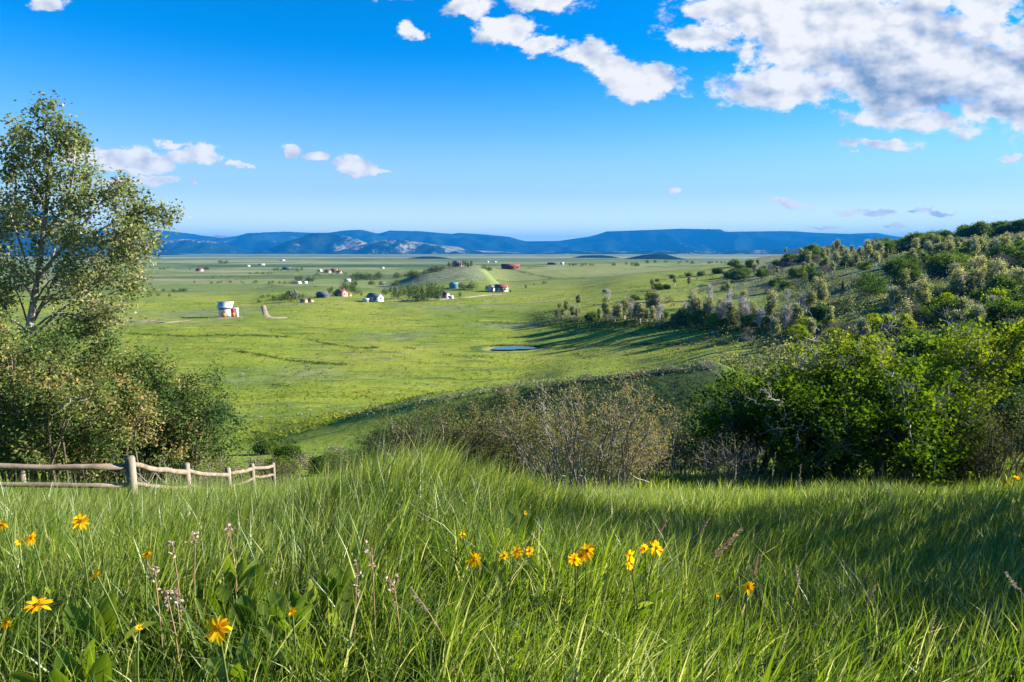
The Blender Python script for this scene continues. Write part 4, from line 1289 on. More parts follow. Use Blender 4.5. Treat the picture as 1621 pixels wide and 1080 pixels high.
shade_oak(10.6, 7.5, 4.8, 5.1, 451, "scrub oak beyond the picture edge that shades the tall grass hollow")
shade_oak(10.8, 5.1, 3.8, 4.5, 455, "second scrub oak beyond the picture edge, closer to the viewer, shading the hollow")
shade_oak(26.0, 23.0, 7.0, 7.0, 452, "scrub oak beyond the picture edge level with the oak clump")
shade_oak(33.0, 34.0, 8.0, 7.5, 453, "scrub oak beyond the picture edge on the gully bank")
shade_oak(47.0, 52.0, 9.0, 8.0, 454, "scrub oak beyond the picture edge, highest up the gully")


# ---------------------------------------------------------------- buildings, pond, tracks, fence
def paint(name, c, k=0.75, rough=0.8):
    return rough_mat(name, tuple(x * k for x in c), c, 1.2, rough)


M_WHITE = paint("white_siding", (0.58, 0.57, 0.55), 0.86)
M_METAL = paint("pale_metal_roof", (0.55, 0.56, 0.58), 0.85, 0.5)
M_CHAR = paint("charcoal_tone", (0.055, 0.06, 0.07))
M_RED = paint("red_cladding", (0.55, 0.035, 0.025))
M_ORANGE = paint("orange_wood_door", (0.62, 0.22, 0.04))
M_GREYROOF = paint("grey_shingles", (0.10, 0.11, 0.14))
M_REDROOF = paint("red_brown_roof", (0.22, 0.055, 0.045))
M_BARN = paint("barn_red_siding", (0.17, 0.045, 0.035))
M_TAN = paint("tan_stucco", (0.50, 0.33, 0.22))
M_PINK = paint("rosy_stucco", (0.55, 0.30, 0.24))
M_BROWN = paint("brown_logs", (0.20, 0.11, 0.08))
M_TEAL = paint("teal_roof", (0.10, 0.28, 0.32))
M_GLASS = paint("dark_window", (0.03, 0.04, 0.05), 0.8, 0.15)


def bx(x0, x1, y0, y1, z0, z1):
    V = np.array([(x, y, z) for x in (x0, x1) for y in (y0, y1) for z in (z0, z1)], float)
    F = np.array([(0, 1, 3, 2), (4, 6, 7, 5), (0, 4, 5, 1), (2, 3, 7, 6), (0, 2, 6, 4), (1, 5, 7, 3)])
    return V, F


def join(*geo):
    V = []; F = []; b = 0
    for v, f in geo:
        V.append(np.asarray(v, float)); F.append(np.asarray(f) + b); b += len(v)
    return np.concatenate(V), F


def gable_walls(w, d, hw, hr):
    V = [(-w / 2, -d / 2, -0.6), (w / 2, -d / 2, -0.6), (w / 2, d / 2, -0.6), (-w / 2, d / 2, -0.6),
         (-w / 2, -d / 2, hw), (w / 2, -d / 2, hw), (w / 2, d / 2, hw), (-w / 2, d / 2, hw), (-w / 2, 0, hr), (w / 2, 0, hr)]
    return np.array(V, float), [np.array([(0, 1, 5, 4), (2, 3, 7, 6)]), np.array([(1, 2, 6, 9, 5), (3, 0, 4, 8, 7)])]


def gable_roof(w, d, hw, hr, over=0.5, th=0.22):
    sl = (hr - hw) / (d / 2)
    zo = hw - sl * over
    X0, X1 = -w / 2 - over, w / 2 + over
    V = []
    for x in (X0, X1):
        V += [(x, -d / 2 - over, zo + 0.03), (x, 0, hr + 0.03), (x, d / 2 + over, zo + 0.03), (x, d / 2 + over, zo + 0.03 + th), (x, 0, hr + 0.03 + th), (x, -d / 2 - over, zo + 0.03 + th)]
    F4 = np.array([(0, 1, 7, 6), (1, 2, 8, 7), (2, 3, 9, 8), (3, 4, 10, 9), (4, 5, 11, 10), (5, 0, 6, 11), (0, 5, 4, 1), (1, 4, 3, 2), (6, 7, 10, 11), (7, 8, 9, 10)])
    return np.array(V, float), F4


def house(name, label, cat, px, py, wpx, hpx, wall, roof, rz=0.0, depth=None, wins=0, door=None, chimney=False, group=None):
    """gabled house with its ridge along local x; size from its height and width in the photo"""
    x, y, z = ground_point(px, py, 150)
    s = y / 1081
    w, hr = wpx * s, hpx * s
    d = depth * s if depth else w * 0.7
    hw = hr * 0.58
    t = thing(name, (x, y, z + 0.1), label, cat, group, rz)
    V, F = gable_walls(w, d, hw, hr)
    make_mesh("wall", V, F, wall, t)
    V, F = gable_roof(w, d, hw, hr, min(0.5, d * 0.08))
    rf = make_mesh("roof", V, F, roof, t)
    if chimney:
        V, F = bx(w * 0.15, w * 0.15 + 0.8, d * 0.1, d * 0.1 + 0.8, hw, hr + 1.0)
        make_mesh("chimney", V, F, M_BROWN, rf)
    for k in range(wins):
        cx = -w / 2 + w * (k + 0.5) / wins
        V, F = bx(cx - w * 0.12 / wins * 2, cx + w * 0.12 / wins * 2, -d / 2 - 0.06, -d / 2 + 0.05, hw * 0.42, hw * 0.8)
        make_mesh("window", V, F, M_GLASS, t)
        V, F = bx(w / 2 - 0.05, w / 2 + 0.06, -d * 0.12, d * 0.12, hw * 0.42, hw * 0.8)
        if k == 0: make_mesh("window", V, F, M_GLASS, t)
    if door is not None:
        V, F = bx(w * 0.1, w * 0.1 + max(1.0, w * 0.12), -d / 2 - 0.07, -d / 2 + 0.05, 0, hw * 0.72)
        make_mesh("door", V, F, door, t)
    return t


# the white and red barn by itself in the meadow
x, y, z = ground_point(356, 502.5, 150)
s = y / 1081
t = thing("barn", (x, y, z), "white barn with a pale sloping roof and a red side annex, alone in the meadow", "barn", None, 0.22)
V = np.array([(xx * s, yy * s, zz) for xx in (-9, 9) for yy, zz in ((0, -0.8), (15, -0.8), (15, 21.3 * s), (0, 15.0 * s))], float)
F = np.array([(0, 3, 2, 1), (4, 5, 6, 7), (0, 4, 7, 3), (1, 2, 6, 5), (3, 7, 6, 2), (0, 1, 5, 4)]); make_mesh("wall", V, F, M_WHITE, t)
V, F = bx(-9.05 * s, 9.05 * s, -0.10, 0.05, 12.4 * s, 14.7 * s); make_mesh("dark_band", V, F, M_CHAR, t)  # dark band across the front, just below the roof
V, F = bx(-7 * s, -3.5 * s, -0.14, -0.08, 12.8 * s, 14.2 * s); make_mesh("window", V, F, M_GLASS, t)
V = np.array([(-11.5 * s, -1.2 * s, 14.9 * s), (11.5 * s, -1.2 * s, 14.9 * s), (11.5 * s, 17 * s, 22.6 * s), (-11.5 * s, 17 * s, 22.6 * s)])
V = np.concatenate([V, V + np.array([0, 0, 0.28])])
make_mesh("roof", V, np.array([(3, 2, 1, 0), (4, 5, 6, 7), (0, 1, 5, 4), (1, 2, 6, 5), (2, 3, 7, 6), (3, 0, 4, 7)]), M_METAL, t)
V, F = bx(-5 * s, 2 * s, -0.10, 0.10, 0.0, 6.5 * s); d1 = make_mesh("door", V, F, M_ORANGE, t)
V, F = bx(-1.6 * s, -1.4 * s, -0.16, -0.10, 0.6, 6.0 * s); make_mesh("batten", V, F, M_WHITE, d1)
V, F = bx(9 * s, 16 * s, 1 * s, 12 * s, -0.8, 13.5 * s); an = make_mesh("annex", V, F, M_RED, t)
V, F = bx(9.3 * s, 15 * s, 0.9 * s - 0.05, 1 * s + 0.05, 0.0, 7 * s); make_mesh("annex_door", V, F, M_ORANGE, an)
V, F = bx(16 * s, 19 * s, 0.9 * s, 12 * s, -0.8, 12.5 * s); make_mesh("annex_side", V, F, M_WHITE, an)
V, F = bx(9.05 * s, 19.2 * s, 0.6 * s, 12.4 * s, 13.5 * s, 14.0 * s); make_mesh("annex_roof", V, F, M_METAL, an)

R = math.radians
house("house", "white gabled house with a dark grey roof at the edge of the green hayfield", "house", 594, 477, 22, 12, M_WHITE, M_GREYROOF, R(-28), 15, 2, M_CHAR)
house("shed", "low white shed beside the white gabled house", "shed", 580, 478, 9, 4.5, M_WHITE, M_METAL, R(-10), 6)
house("house", "long low house with a dark blue grey roof near the pink house", "house", 511, 471, 17, 8, M_CHAR, M_GREYROOF, R(-20), 11, 2)
house("house", "pink stucco house under a brown roof among round trees", "house", 540, 469, 17, 10, M_PINK, M_REDROOF, R(-35), 13, 2, M_WHITE, True)
house("shed", "low tan annex at the foot of the pink house", "shed", 551, 469, 9, 4, M_TAN, M_REDROOF, R(-10), 6)
house("house", "tall grey house hidden behind dark trees at the end of the dirt track", "house", 463, 473, 17, 11, M_CHAR, M_GREYROOF, R(-8), 12, 2, None, True)
house("shed", "rosy low outbuilding next to the tall grey house", "shed", 481, 479, 10, 5, M_PINK, M_BROWN, R(-25), 6)
house("shed", "pale tan outbuilding at the end of the row beside the tall grey house", "shed", 492, 478, 8, 5, M_TAN, M_BROWN, R(-50), 6)
house("house", "white house with a red brown roof at the foot of the sage hill", "house", 794, 462, 19, 11, M_WHITE, M_REDROOF, R(-8), 13, 3, M_BROWN)
house("shed", "grey white barn beside the red roofed white house", "shed", 777, 461, 9, 9, M_WHITE, M_GREYROOF, R(60), 8)
house("ranch_house", "brown log ranch house on the top of the sage hill", "house", 724, 422, 13, 8, M_BROWN, M_GREYROOF, R(-20), 9, 2, None, True)
house("barn", "long dark red barn on the green ridge beyond the sage hill", "barn", 808, 426, 28, 7.5, M_BARN, M_BARN, R(3), 10, 4)
house("house", "small building with a teal roof behind the row of farm trees", "house", 719, 456, 13, 8, M_TEAL, M_TEAL, R(-15), 9)
house("house", "narrow white and red house with a turret in the farmyard", "house", 706, 472, 10, 9, M_WHITE, M_REDROOF, R(-40), 9, 1)
x, y, z = ground_point(702, 472, 150); s = y / 1081
house("shed", "white low shed in front of the turreted house", "shed", 714, 473, 7, 4, M_WHITE, M_METAL, R(-10), 5)
for px, py, w, h, wl, rf, lab in ((890, 419, 5, 3.4, M_WHITE, M_WHITE, "tiny white house at the end of the dark roofed shed on the far ridge"),
                                  (876, 419, 16, 3, M_CHAR, M_CHAR, "long dark shed on the far ridge, next to the tiny white house"),
                                  (958, 463, 7, 3, M_TEAL, M_CHAR, "small dark teal shed in the brush on the crest of the green hill"),
                                  (472, 449.5, 8, 3.2, M_WHITE, M_METAL, "first of two white sheds in the shaded fields of the plain"),
                                  (483, 449, 7, 3.2, M_WHITE, M_METAL, "second of two white sheds in the shaded fields, the smaller"),
                                  (550, 446, 9, 4, M_METAL, M_METAL, "pale metal shed by the dark tree row on the plain"),
                                  (605, 451, 8, 3.5, M_METAL, M_METAL, "grey shed at the tip of the sage hill"),
                                  (316, 429.5, 9, 4, M_PINK, M_BARN, "lone rosy farmhouse far out on the plain"),
                                  (519, 432, 8, 4, M_PINK, M_REDROOF, "red roofed house at the start of the far village"),
                                  (529, 431, 10, 5, M_TAN, M_REDROOF, "largest tan house of the far village"),
                                  (537, 432.5, 7, 4, M_PINK, M_BARN, "pink house at the outer edge of the far village"),
                                  (506, 430, 6, 3, M_WHITE, M_METAL, "white house just before the far village"),
                                  (455, 427, 14, 3.6, M_CHAR, M_GREYROOF, "dark long roof among far trees on the plain"),
                                  (392, 422, 6, 2, M_WHITE, M_METAL, "white far shed in the green plain below the hills"),
                                  (414, 420, 9, 2, M_WHITE, M_METAL, "long white far shed beside the pale fields"),
                                  (605, 425, 6, 1.8, M_WHITE, M_METAL, "white shed on the far field beyond the dark tree row"),
                                  (447, 413, 7, 1.6, M_WHITE, M_METAL, "faint white building near the foot of the far hills"),
                                  (772, 416, 2.5, 2.5, M_WHITE, M_METAL, "white speck of a house behind the hilltop track"),
                                  (783, 415.5, 5, 1.6, M_WHITE, M_METAL, "flat white shed beyond the long red barn")):
    house("farm_building", lab, "house", px, py, w, h, wl, rf, R(random.uniform(-30, 20)), w * 0.8)


# ---- pond
def pond():
    n = 72
    an = np.linspace(0, 2 * np.pi, n, endpoint=False)
    rad = 1 + 0.18 * np.sin(an * 2 + 0.6) + 0.10 * np.sin(an * 3 + 2) + 0.05 * np.sin(an * 7)
    V = np.stack([POND[0] + np.cos(an) * 6.2 * rad, POND[1] + np.sin(an) * 3.9 * rad, np.full(n, PONDZ)], -1)
    V = np.concatenate([V, [[POND[0], POND[1], PONDZ]]])
    F = np.stack([np.arange(n), (np.arange(n) + 1) % n, np.full(n, n)], -1)
    m, t, out = new_mat("pond_water")
    b = t.nodes.new('ShaderNodeBsdfPrincipled')
    b.inputs['Base Color'].default_value = (0.03, 0.06, 0.07, 1)
    b.inputs['Roughness'].default_value = 0.04
    b.inputs['IOR'].default_value = 1.33
    tc = t.nodes.new('ShaderNodeTexCoord')
    bp = t.nodes.new('ShaderNodeBump'); bp.inputs['Strength'].default_value = 0.12; bp.inputs['Distance'].default_value = 0.05
    t.links.new(noise_n(t, 1.5, 3, 0.5, tc.outputs['Object']), bp.inputs['Height'])
    t.links.new(bp.outputs[0], b.inputs['Normal'])
    t.links.new(b.outputs[0], out.inputs[0])
    tag(make_mesh("pond", V, F, m), kind='structure')


pond()
# far lake glimpsed beside the aspen
M_LAKE = rough_mat("far_lake_water", (0.18, 0.30, 0.42), (0.22, 0.36, 0.48), 0.01, 0.2)
M_DIRT = rough_mat("pale_dirt", (0.22, 0.17, 0.09), (0.36, 0.27, 0.16), 0.6, 0.95)


def strip(name, pts, width, mat, lift=0.06, y0=60, px_width=False):
    P = []
    for (p, q) in zip(pts[:-1], pts[1:]):
        n = max(4, int(abs(q[0] - p[0]) + abs(q[1] - p[1])))
        for t in np.linspace(0, 1, n, endpoint=False):
            P.append(ground_point(p[0] + (q[0] - p[0]) * t, p[1] + (q[1] - p[1]) * t, y0))
    P.append(ground_point(pts[-1][0], pts[-1][1], y0))
    P = np.array(P)
    P[1:-1] = 0.25 * P[:-2] + 0.5 * P[1:-1] + 0.25 * P[2:]
    T = unit(np.gradient(P[:, :2], axis=0))
    N = np.stack([-T[:, 1], T[:, 0]], -1)
    wv = np.interp(np.linspace(0, 1, len(P)), np.linspace(0, 1, len(width)), width) if isinstance(width, (list, tuple)) else np.full(len(P), width)
    wv = wv * (1 + 0.25 * fbm(P[:, 0] / 6, P[:, 1] / 6, 2, 77))
    rows = []
    for k in np.linspace(-0.5, 0.5, 5):
        xy = P[:, :2] + N * (wv * k)[:, None]
        rows.append(np.stack([xy[:, 0], xy[:, 1], H(xy[:, 0], xy[:, 1]) + lift - (0.45 if abs(k) > 0.4 else 0.0)], -1))
    V = np.stack(rows, 1)
    n, k = V.shape[:2]
    idx = np.arange(n * k).reshape(n, k)
    F = np.stack([idx[:-1, :-1], idx[:-1, 1:], idx[1:, 1:], idx[1:, :-1]], -1).reshape(-1, 4)
    tag(make_mesh(name, V.reshape(-1, 3), F, mat, None, True), kind='structure')


strip("dirt_track", [(417, 484), (419, 492), (421, 499), (426, 503), (440, 503.5), (456, 503)], [2.5, 3, 4, 7, 7, 3], M_DIRT, 0.22)
strip("dirt_track", [(196, 509), (235, 508), (262, 511), (300, 508)], [1, 2, 3, 1], M_DIRT, 0.22)
strip("barn_yard", [(330, 504), (356, 504.2), (386, 504)], [2, 4, 2], M_DIRT, 0.2)
strip("gravel_road", [(612, 476), (650, 475.5), (700, 474), (740, 471), (770, 467.5), (800, 466.5)], [3, 3, 3, 3, 3, 2], M_DIRT, 0.3)
strip("gravel_road", [(1120, 477.5), (1060, 478), (1000, 480), (940, 483)], [1.6, 1.6, 1.6, 1.0], M_DIRT, 0.3)
strip("lake", [(60, 426), (110, 425.5), (150, 425.5), (185, 426)], [30, 55, 45, 20], M_LAKE, 1.2)


# ---- log fence
def log_line(p, q, r0, r1, sag, r, n=8):
    p = np.array(p); q = np.array(q)
    t = np.linspace(0, 1, n)[:, None]
    P = p * (1 - t) + q * t
    P[:, 2] -= sag * (4 * t * (1 - t))[:, 0]
    P[1:-1] += r.normal(size=(n - 2, 3)) * 0.006
    R = np.linspace(r0, r1, n) * (1 + 0.06 * r.normal(size=n))
    # close the ends
    P = np.concatenate([P[:1], P, P[-1:]]); R = np.concatenate([[0.004], R, [0.004]])
    P[0] -= (P[2] - P[1]) * 0.001; P[-1] += (P[-2] - P[-3]) * 0.001
    return P, R


M_LOG = rough_mat("weathered_log", (0.10, 0.072, 0.048), (0.27, 0.215, 0.16), 5.0, 0.9, 0.6, (1, 1, 1))
M_POST = rough_mat("grey_post_wood", (0.12, 0.10, 0.078), (0.30, 0.26, 0.21), 6.0, 0.9, 0.6, (1, 1, 0.25))


def fence():
    r = np.random.default_rng(77)
    posts = [(-330, 724, 8.6, 0.075), (205, 723.5, 10.0, 0.072), (294.5, 734, 12.4, 0.062), (360, 741, 14.6, 0.062), (398.5, 735, 17.0, 0.060), (432, 733.5, 19.4, 0.058)]
    base = None
    pp = []
    for px, py, Y, rad in posts:
        a, t = at(px, py)
        x = a * Y; top = t * Y
        pp.append((x, Y, top, rad))
    t = thing("log_fence", (pp[1][0], pp[1][1], h1(pp[1][0], pp[1][1])), "weathered log post and rail fence dipping along the edge of the tall grass", "fence")
    o = np.array(t.location)
    for x, Y, top, rad in pp:
        P = np.array([(x, Y, h1(x, Y) - 0.3), (x + 0.004, Y, top - 0.5), (x, Y + 0.004, top - 0.02), (x, Y, top), (x, Y, top + 0.004)])
        V, F = tubes([(P, np.array([rad * 1.05, rad, rad * 0.97, rad * 0.80, 0.003]))], 12)
        make_mesh("post", V - o, F, M_POST, t, True)
    # rails: photo rows of the rail at the two posts
    top = [(733, 738), (737, 746.5), (747, 751), (750, 741.5), (742, 737), (738, 737)]
    low = [(760, 767), (767.5, 771), (770, 774), (772, 757), (756, 751), (752, 750)]
    for k in range(5):
        (x0, y0, t0, _), (x1, y1, t1, _) = pp[k], pp[k + 1]
        for rows, rad in ((top, 0.046), (low, 0.036)):
            z0 = at(posts[k][0], rows[k][0])[1] * y0; z1 = at(posts[k + 1][0], rows[k][1])[1] * y1
            d = unit(np.array([x1 - x0, y1 - y0, 0.0]))
            P, Rr = log_line(np.array((x0, y0, z0)) + d * 0.06, np.array((x1, y1, z1)) - d * 0.05, rad * 0.92, rad * 1.06, 0.03, r)
            V, F = tubes([(P, Rr)], 9)
            make_mesh("rail", V - o, F, M_LOG, t, True)


fence()
M_TRACK = rough_mat("mown_grass", (0.14, 0.20, 0.03), (0.20, 0.25, 0.05), 0.3, 0.95)
strip("grass_track", [(760, 424), (768, 432), (776, 441), (786, 452)], 9, M_TRACK, 0.35)
# ---------------------------------------------------------------- tall grass, flowers and stalks in front
GRASS = leaf_mat("grass_blade", [(0.0, (0.030, 0.060, 0.013)), (0.35, (0.076, 0.132, 0.020)), (0.7, (0.150, 0.220, 0.034)), (0.9, (0.25, 0.31, 0.075)), (1.0, (0.44, 0.44, 0.19))], 0.47, 0.03, 0.42)
BROAD = leaf_mat("broad_leaf", [(0.0, (0.050, 0.095, 0.014)), (0.6, (0.110, 0.175, 0.026)), (1.0, (0.24, 0.29, 0.07))], 0.45, 0.02, 0.42)
PETAL = leaf_mat("yellow_petal", [(0.0, (0.78, 0.36, 0.006)), (0.5, (0.88, 0.52, 0.010)), (1.0, (0.90, 0.66, 0.03))], 0.45, 0.0)
DISC = leaf_mat("flower_disc", [(0.0, (0.22, 0.10, 0.01)), (1.0, (0.50, 0.26, 0.02))], 0.1, 0.0)
STEM = leaf_mat("green_stem", [(0.0, (0.06, 0.10, 0.02)), (1.0, (0.16, 0.20, 0.06))], 0.1, 0.03)
DRY = leaf_mat("dry_stalk", [(0.0, (0.20, 0.11, 0.07)), (0.5, (0.42, 0.30, 0.18)), (1.0, (0.60, 0.52, 0.38))], 0.25, 0.0)
ROSE = leaf_mat("dry_rosy_bud", [(0.0, (0.26, 0.14, 0.10)), (0.5, (0.42, 0.29, 0.23)), (1.0, (0.62, 0.54, 0.48))], 0.3, 0.0)


def stand(px, py, hgt, y0=1.1):
    """where a stalk of this height must root for its head to show at this photo position"""
    a, t = at(px, py)
    if py < 780:
        y0 = max(y0, 7.6)           # on the crest of the grass, not before it
    ys = np.geomspace(y0, 12, 3000)
    g = H(a * ys, ys) + hgt - t * ys
    k = np.argmax(g > 0)
    y = ys[k] if g[k] > 0 else ys[np.argmax(g)]
    return a * y, y, t * y


heads = []          # (a, t, y, half width) of everything that must stand clear of the grass


def bend_stem(base, head, r, n=7, bow=0.06):
    b = np.array(base); h = np.array(head)
    t = np.linspace(0, 1, n)[:, None]
    k = r.normal(size=3) * bow; k[2] = 0
    return b * (1 - t) + h * t + k * np.sin(np.pi * t) * 0.5


def blade_leaf(p, d, n_up, length, width, r, droop=0.3, segs=6, cup=0.15):
    """one broad leaf: a cupped, drooping lens"""
    d = unit(np.array(d, float)); s = unit(np.cross(d, np.array(n_up, float))); nn = np.cross(s, d)
    V = []
    for k in range(segs + 1):
        t = k / segs
        c = np.array(p) + d * length * t - np.array([0, 0, 1]) * droop * length * t * t * 0.5
        w = width * 0.5 * (math.sin(math.pi * min(1, (t * 0.92 + 0.06))) ** 0.75)
        V += [c - s * w + nn * w * cup, c, c + s * w + nn * w * cup]
    F = []
    for k in range(segs):
        b = k * 3
        F += [(b, b + 1, b + 4, b + 3), (b + 1, b + 2, b + 5, b + 4)]
    return np.array(V), np.array(F)


def cat_geo(gs):
    V = []; F = []; b = 0
    for v, f in gs:
        V.append(v); F.append(f + b); b += len(v)
    return np.concatenate(V), np.concatenate(F)


def flower(px, py, dpx, hgt, label, seed, face=None, petals=13, cup=0.0, nl=2):
    r = np.random.default_rng(seed)
    x, y, z = stand(px, py, hgt)
    heads.append((x / y, z / y, y, dpx * 0.6 / FPX))
    rad = dpx * 0.5 / FPX * y * 1.18
    bx_, by_ = x + r.normal() * 0.03, y + 0.03 + abs(r.normal()) * 0.03
    base = (bx_, by_, h1(bx_, by_))
    t = thing("yellow_flower", base, label, "flower", "yellow flowers in the tall grass")
    o = np.array(base)
    f = unit(np.array(face if face is not None else (r.normal() * 0.5 + 0.15, -0.9 + r.normal() * 0.3, 0.55 + r.normal() * 0.25)))
    u = unit(np.cross(f, np.array([0.1, 0.2, 1.0]))); v = np.cross(f, u)
    hd = np.array([x, y, z])
    P = bend_stem(base, hd - f * rad * 0.12, r)
    V, F = tubes([(P, np.linspace(0.0035, 0.0028, len(P)))], 6)
    make_mesh("stem", V - o, F, STEM, t, True, np.full(len(V), 0.4))
    gs = []; tt = []
    for k in range(petals):
        an = 2 * np.pi * (k + r.normal() * 0.16) / petals
        d = unit(u * math.cos(an) + v * math.sin(an) + f * (cup + r.normal() * 0.22))
        l = rad * r.uniform(0.82, 1.08)
        g = blade_leaf(hd + d * rad * 0.16, d, f, l * 0.86, rad * r.uniform(0.28, 0.40), r, r.uniform(0.0, 0.5), 5, 0.2)
        gs.append(g); tt.append(np.full(len(g[0]), np.clip(0.5 + r.normal() * 0.2, 0, 1)))
    V, F = cat_geo(gs)
    make_mesh("petals", V - o, F, PETAL, t, True, np.concatenate(tt))
    # domed disc of florets
    n = 60
    th = np.arange(n) * 2.39996; q = np.sqrt((np.arange(n) + 0.5) / n)
    c = hd + (u[None] * np.cos(th)[:, None] + v[None] * np.sin(th)[:, None]) * (q * rad * 0.24)[:, None] + f[None] * (rad * 0.14 * (1 - q ** 2) + 0.002)[:, None]
    V, F, T = leaves(c, rad * 0.11, r, r.random(n), 0.8, 0.8)
    make_mesh("flower_centre", V - o, F, DISC, t, False, T)
    for k in range(nl):
        q = P[2 + k]
        an = r.random() * 6.28
        g = blade_leaf(q, (math.cos(an), math.sin(an) * 0.6, 0.9), (0, -1, 0.3), r.uniform(0.10, 0.17), r.uniform(0.02, 0.035), r, 0.6)
        make_mesh("leaf", g[0] - o, g[1], BROAD, t, True, np.full(len(g[0]), r.uniform(0.3, 0.9)))
    return t


FL = [(345, 995, 42, 0.50, "largest yellow flower, low in the grass beside two broad green leaves", (0.1, -0.8, 0.6)),
      (60, 958, 38, 0.52, "yellow flower seen edge on with petals spread flat, above the flower at the picture edge", (0.0, -0.25, 1.0)),
      (10, 985, 18, 0.48, "small half hidden yellow flower at the picture edge, below the flat edge on flower", None),
      (50, 852, 22, 0.52, "bright round yellow flower next to a dimmer smaller one, below the first fence post", None),
      (30, 858, 12, 0.50, "dim small yellow flower touching the bright round one", None),
      (4, 831, 16, 0.55, "yellow flower cut by the picture edge, under the long fence rail", None),
      (128, 826, 24, 0.56, "pair topping yellow flower just below the fence, beside a pale bud", None),
      (118, 823, 13, 0.54, "smaller yellow flower joined to the one just below the fence", None),
      (152, 910, 17, 0.50, "dull orange flower above an upright broad leaf", (-0.3, -0.4, 0.8)),
      (233, 877, 14, 0.52, "lone small yellow flower near the dried pink stalks", None),
      (220, 994, 12, 0.46, "closed yellow bud among dark blades, beside the largest flower", (0.3, -0.5, 0.7)),
      (462, 967, 14, 0.48, "small yellow flower under a light green leaf clump", None),
      (750, 885, 25, 0.50, "orange yellow flower facing us, apart from the row of flowers", (0.1, -1, 0.2)),
      (732, 846, 12, 0.54, "small yellow bud flower above the orange yellow one", None),
      (798, 880, 15, 0.50, "narrow yellow flower starting the row of three", None),
      (818, 874, 20, 0.52, "middle yellow flower of the row of three, petals upright", (0.0, -0.5, 0.8)),
      (838, 872, 16, 0.52, "last yellow flower of the row of three, with a pale bud above", None),
      (831, 812, 8, 0.50, "tiny yellow flower by a dark leaf, high on the grassy slope", None),
      (929, 872, 26, 0.52, "round full yellow flower, uppermost of the tight cluster", (0.2, -0.8, 0.5)),
      (910, 886, 20, 0.50, "drooping yellow flower below the round full one of the tight cluster", (-0.4, -0.9, 0.1)),
      (920, 880, 18, 0.50, "yellow flower wedged between the other two of the tight cluster", None),
      (998, 880, 20, 0.50, "ragged yellow flower beside the bright open one", None),
      (996, 895, 14, 0.46, "small yellow flower right under the ragged one", None),
      (1038, 868, 27, 0.53, "bright open yellow flower above the sunlit grass edge", (0.5, -0.7, 0.5)),
      (1020, 868, 15, 0.53, "slim yellow flower at the side of the bright open one", (-0.6, -0.6, 0.5)),
      (1184, 930, 22, 0.50, "yellow flower standing against the dark shaded grass", (0.1, -1.0, 0.2)),
      (1134, 941, 10, 0.48, "small orange bud near the flower against the shaded grass", None),
      (1591, 763, 18, 0.62, "yellow flower on the far crest of grass, before the brown brush", None),
      (1608, 757, 10, 0.60, "smaller yellow flower beside the one on the far crest", None),
      (736, 748, 10, 0.62, "yellow flower on the grassy hump in front of the willows", None)]
for k, (px, py, d, hg, lab, fc) in enumerate(FL):
    flower(px, py, d, hg, lab, 500 + k, fc, 13 if d > 13 else 9, 0.1 if d > 13 else 0.6)


def broad_plant(px, py, hgt, label, seed, n=6, ln=0.26, wd=0.075, lean=0.35):
    r = np.random.default_rng(seed)
    hgt -= 0.07
    x, y, z = stand(px, py, hgt)
    base = (x, y, h1(x, y))
    t = thing("broadleaf_plant", base, label, "plant", "broad leaved plants in the grass")
    for k in range(n):
        an = 2 * np.pi * k / n + r.normal() * 0.4
        l = ln * 0.85 * r.uniform(0.75, 1.2)
        d = (math.cos(an) * lean, math.sin(an) * lean, 1.0)
        st = np.array([math.cos(an) * 0.03, math.sin(an) * 0.03, max(0.02, hgt - l * 0.95) * r.uniform(0.75, 1.0)])
        g = blade_leaf(st, d, (r.normal() * 0.4, -1, 0.2), l, wd * r.uniform(0.8, 1.2), r, r.uniform(0.1, 0.5), 8, 0.25)
        P = np.array([(st[0] * 0.3, st[1] * 0.3, 0.0), st * 0.6, st, st + unit(np.array(d)) * l * 0.2])
        V, F = tubes([(P, np.array([0.005, 0.004, 0.0035, 0.002]))], 5)
        V2, F2 = cat_geo([(V, F), g])
        make_mesh("leaf", V2, F2, BROAD, t, True, np.full(len(V2), r.uniform(0.2, 0.95)))


broad_plant(375, 880, 0.50, "tall clump of broad green leaves behind the light spear shaped leaf", 601, 8, 0.30, 0.085, 0.3)
broad_plant(405, 925, 0.50, "light spear shaped leaf clump with one pale upright leaf", 602, 5, 0.22, 0.08, 0.35)
broad_plant(537, 885, 0.52, "upright broad leaves catching the sun, beside the dried pink stalks", 603, 6, 0.28, 0.075, 0.18)
broad_plant(515, 905, 0.50, "dark broad leaf clump behind the sunlit upright leaves", 604, 6, 0.26, 0.08, 0.4)
broad_plant(140, 930, 0.48, "single row of shaded broad leaves under the dull orange flower", 605, 4, 0.24, 0.08, 0.2)
broad_plant(88, 1045, 0.42, "folded pale leaf plant at the bottom of the grass", 606, 4, 0.22, 0.085, 0.7)
broad_plant(128, 1020, 0.44, "grey green leaf plant beside the folded pale one", 607, 4, 0.24, 0.08, 0.25)
broad_plant(370, 1010, 0.44, "pair of fresh green leaves holding up the largest flower", 608, 5, 0.18, 0.06, 0.45)
broad_plant(455, 945, 0.48, "lime green leaf clump above the small yellow flower", 609, 5, 0.16, 0.05, 0.5)
broad_plant(345, 905, 0.46, "dark green leaves beside the tall clump, near the flower stalk", 610, 6, 0.26, 0.075, 0.35)
broad_plant(815, 905, 0.44, "narrow leaf plant below the row of three flowers", 611, 7, 0.22, 0.04, 0.4)
broad_plant(820, 805, 0.55, "small dark leaf plant high on the grassy slope", 612, 5, 0.24, 0.07, 0.35)
broad_plant(770, 880, 0.46, "grey green leaf plant between the lone orange flower and the row of three", 613, 6, 0.20, 0.045, 0.35)


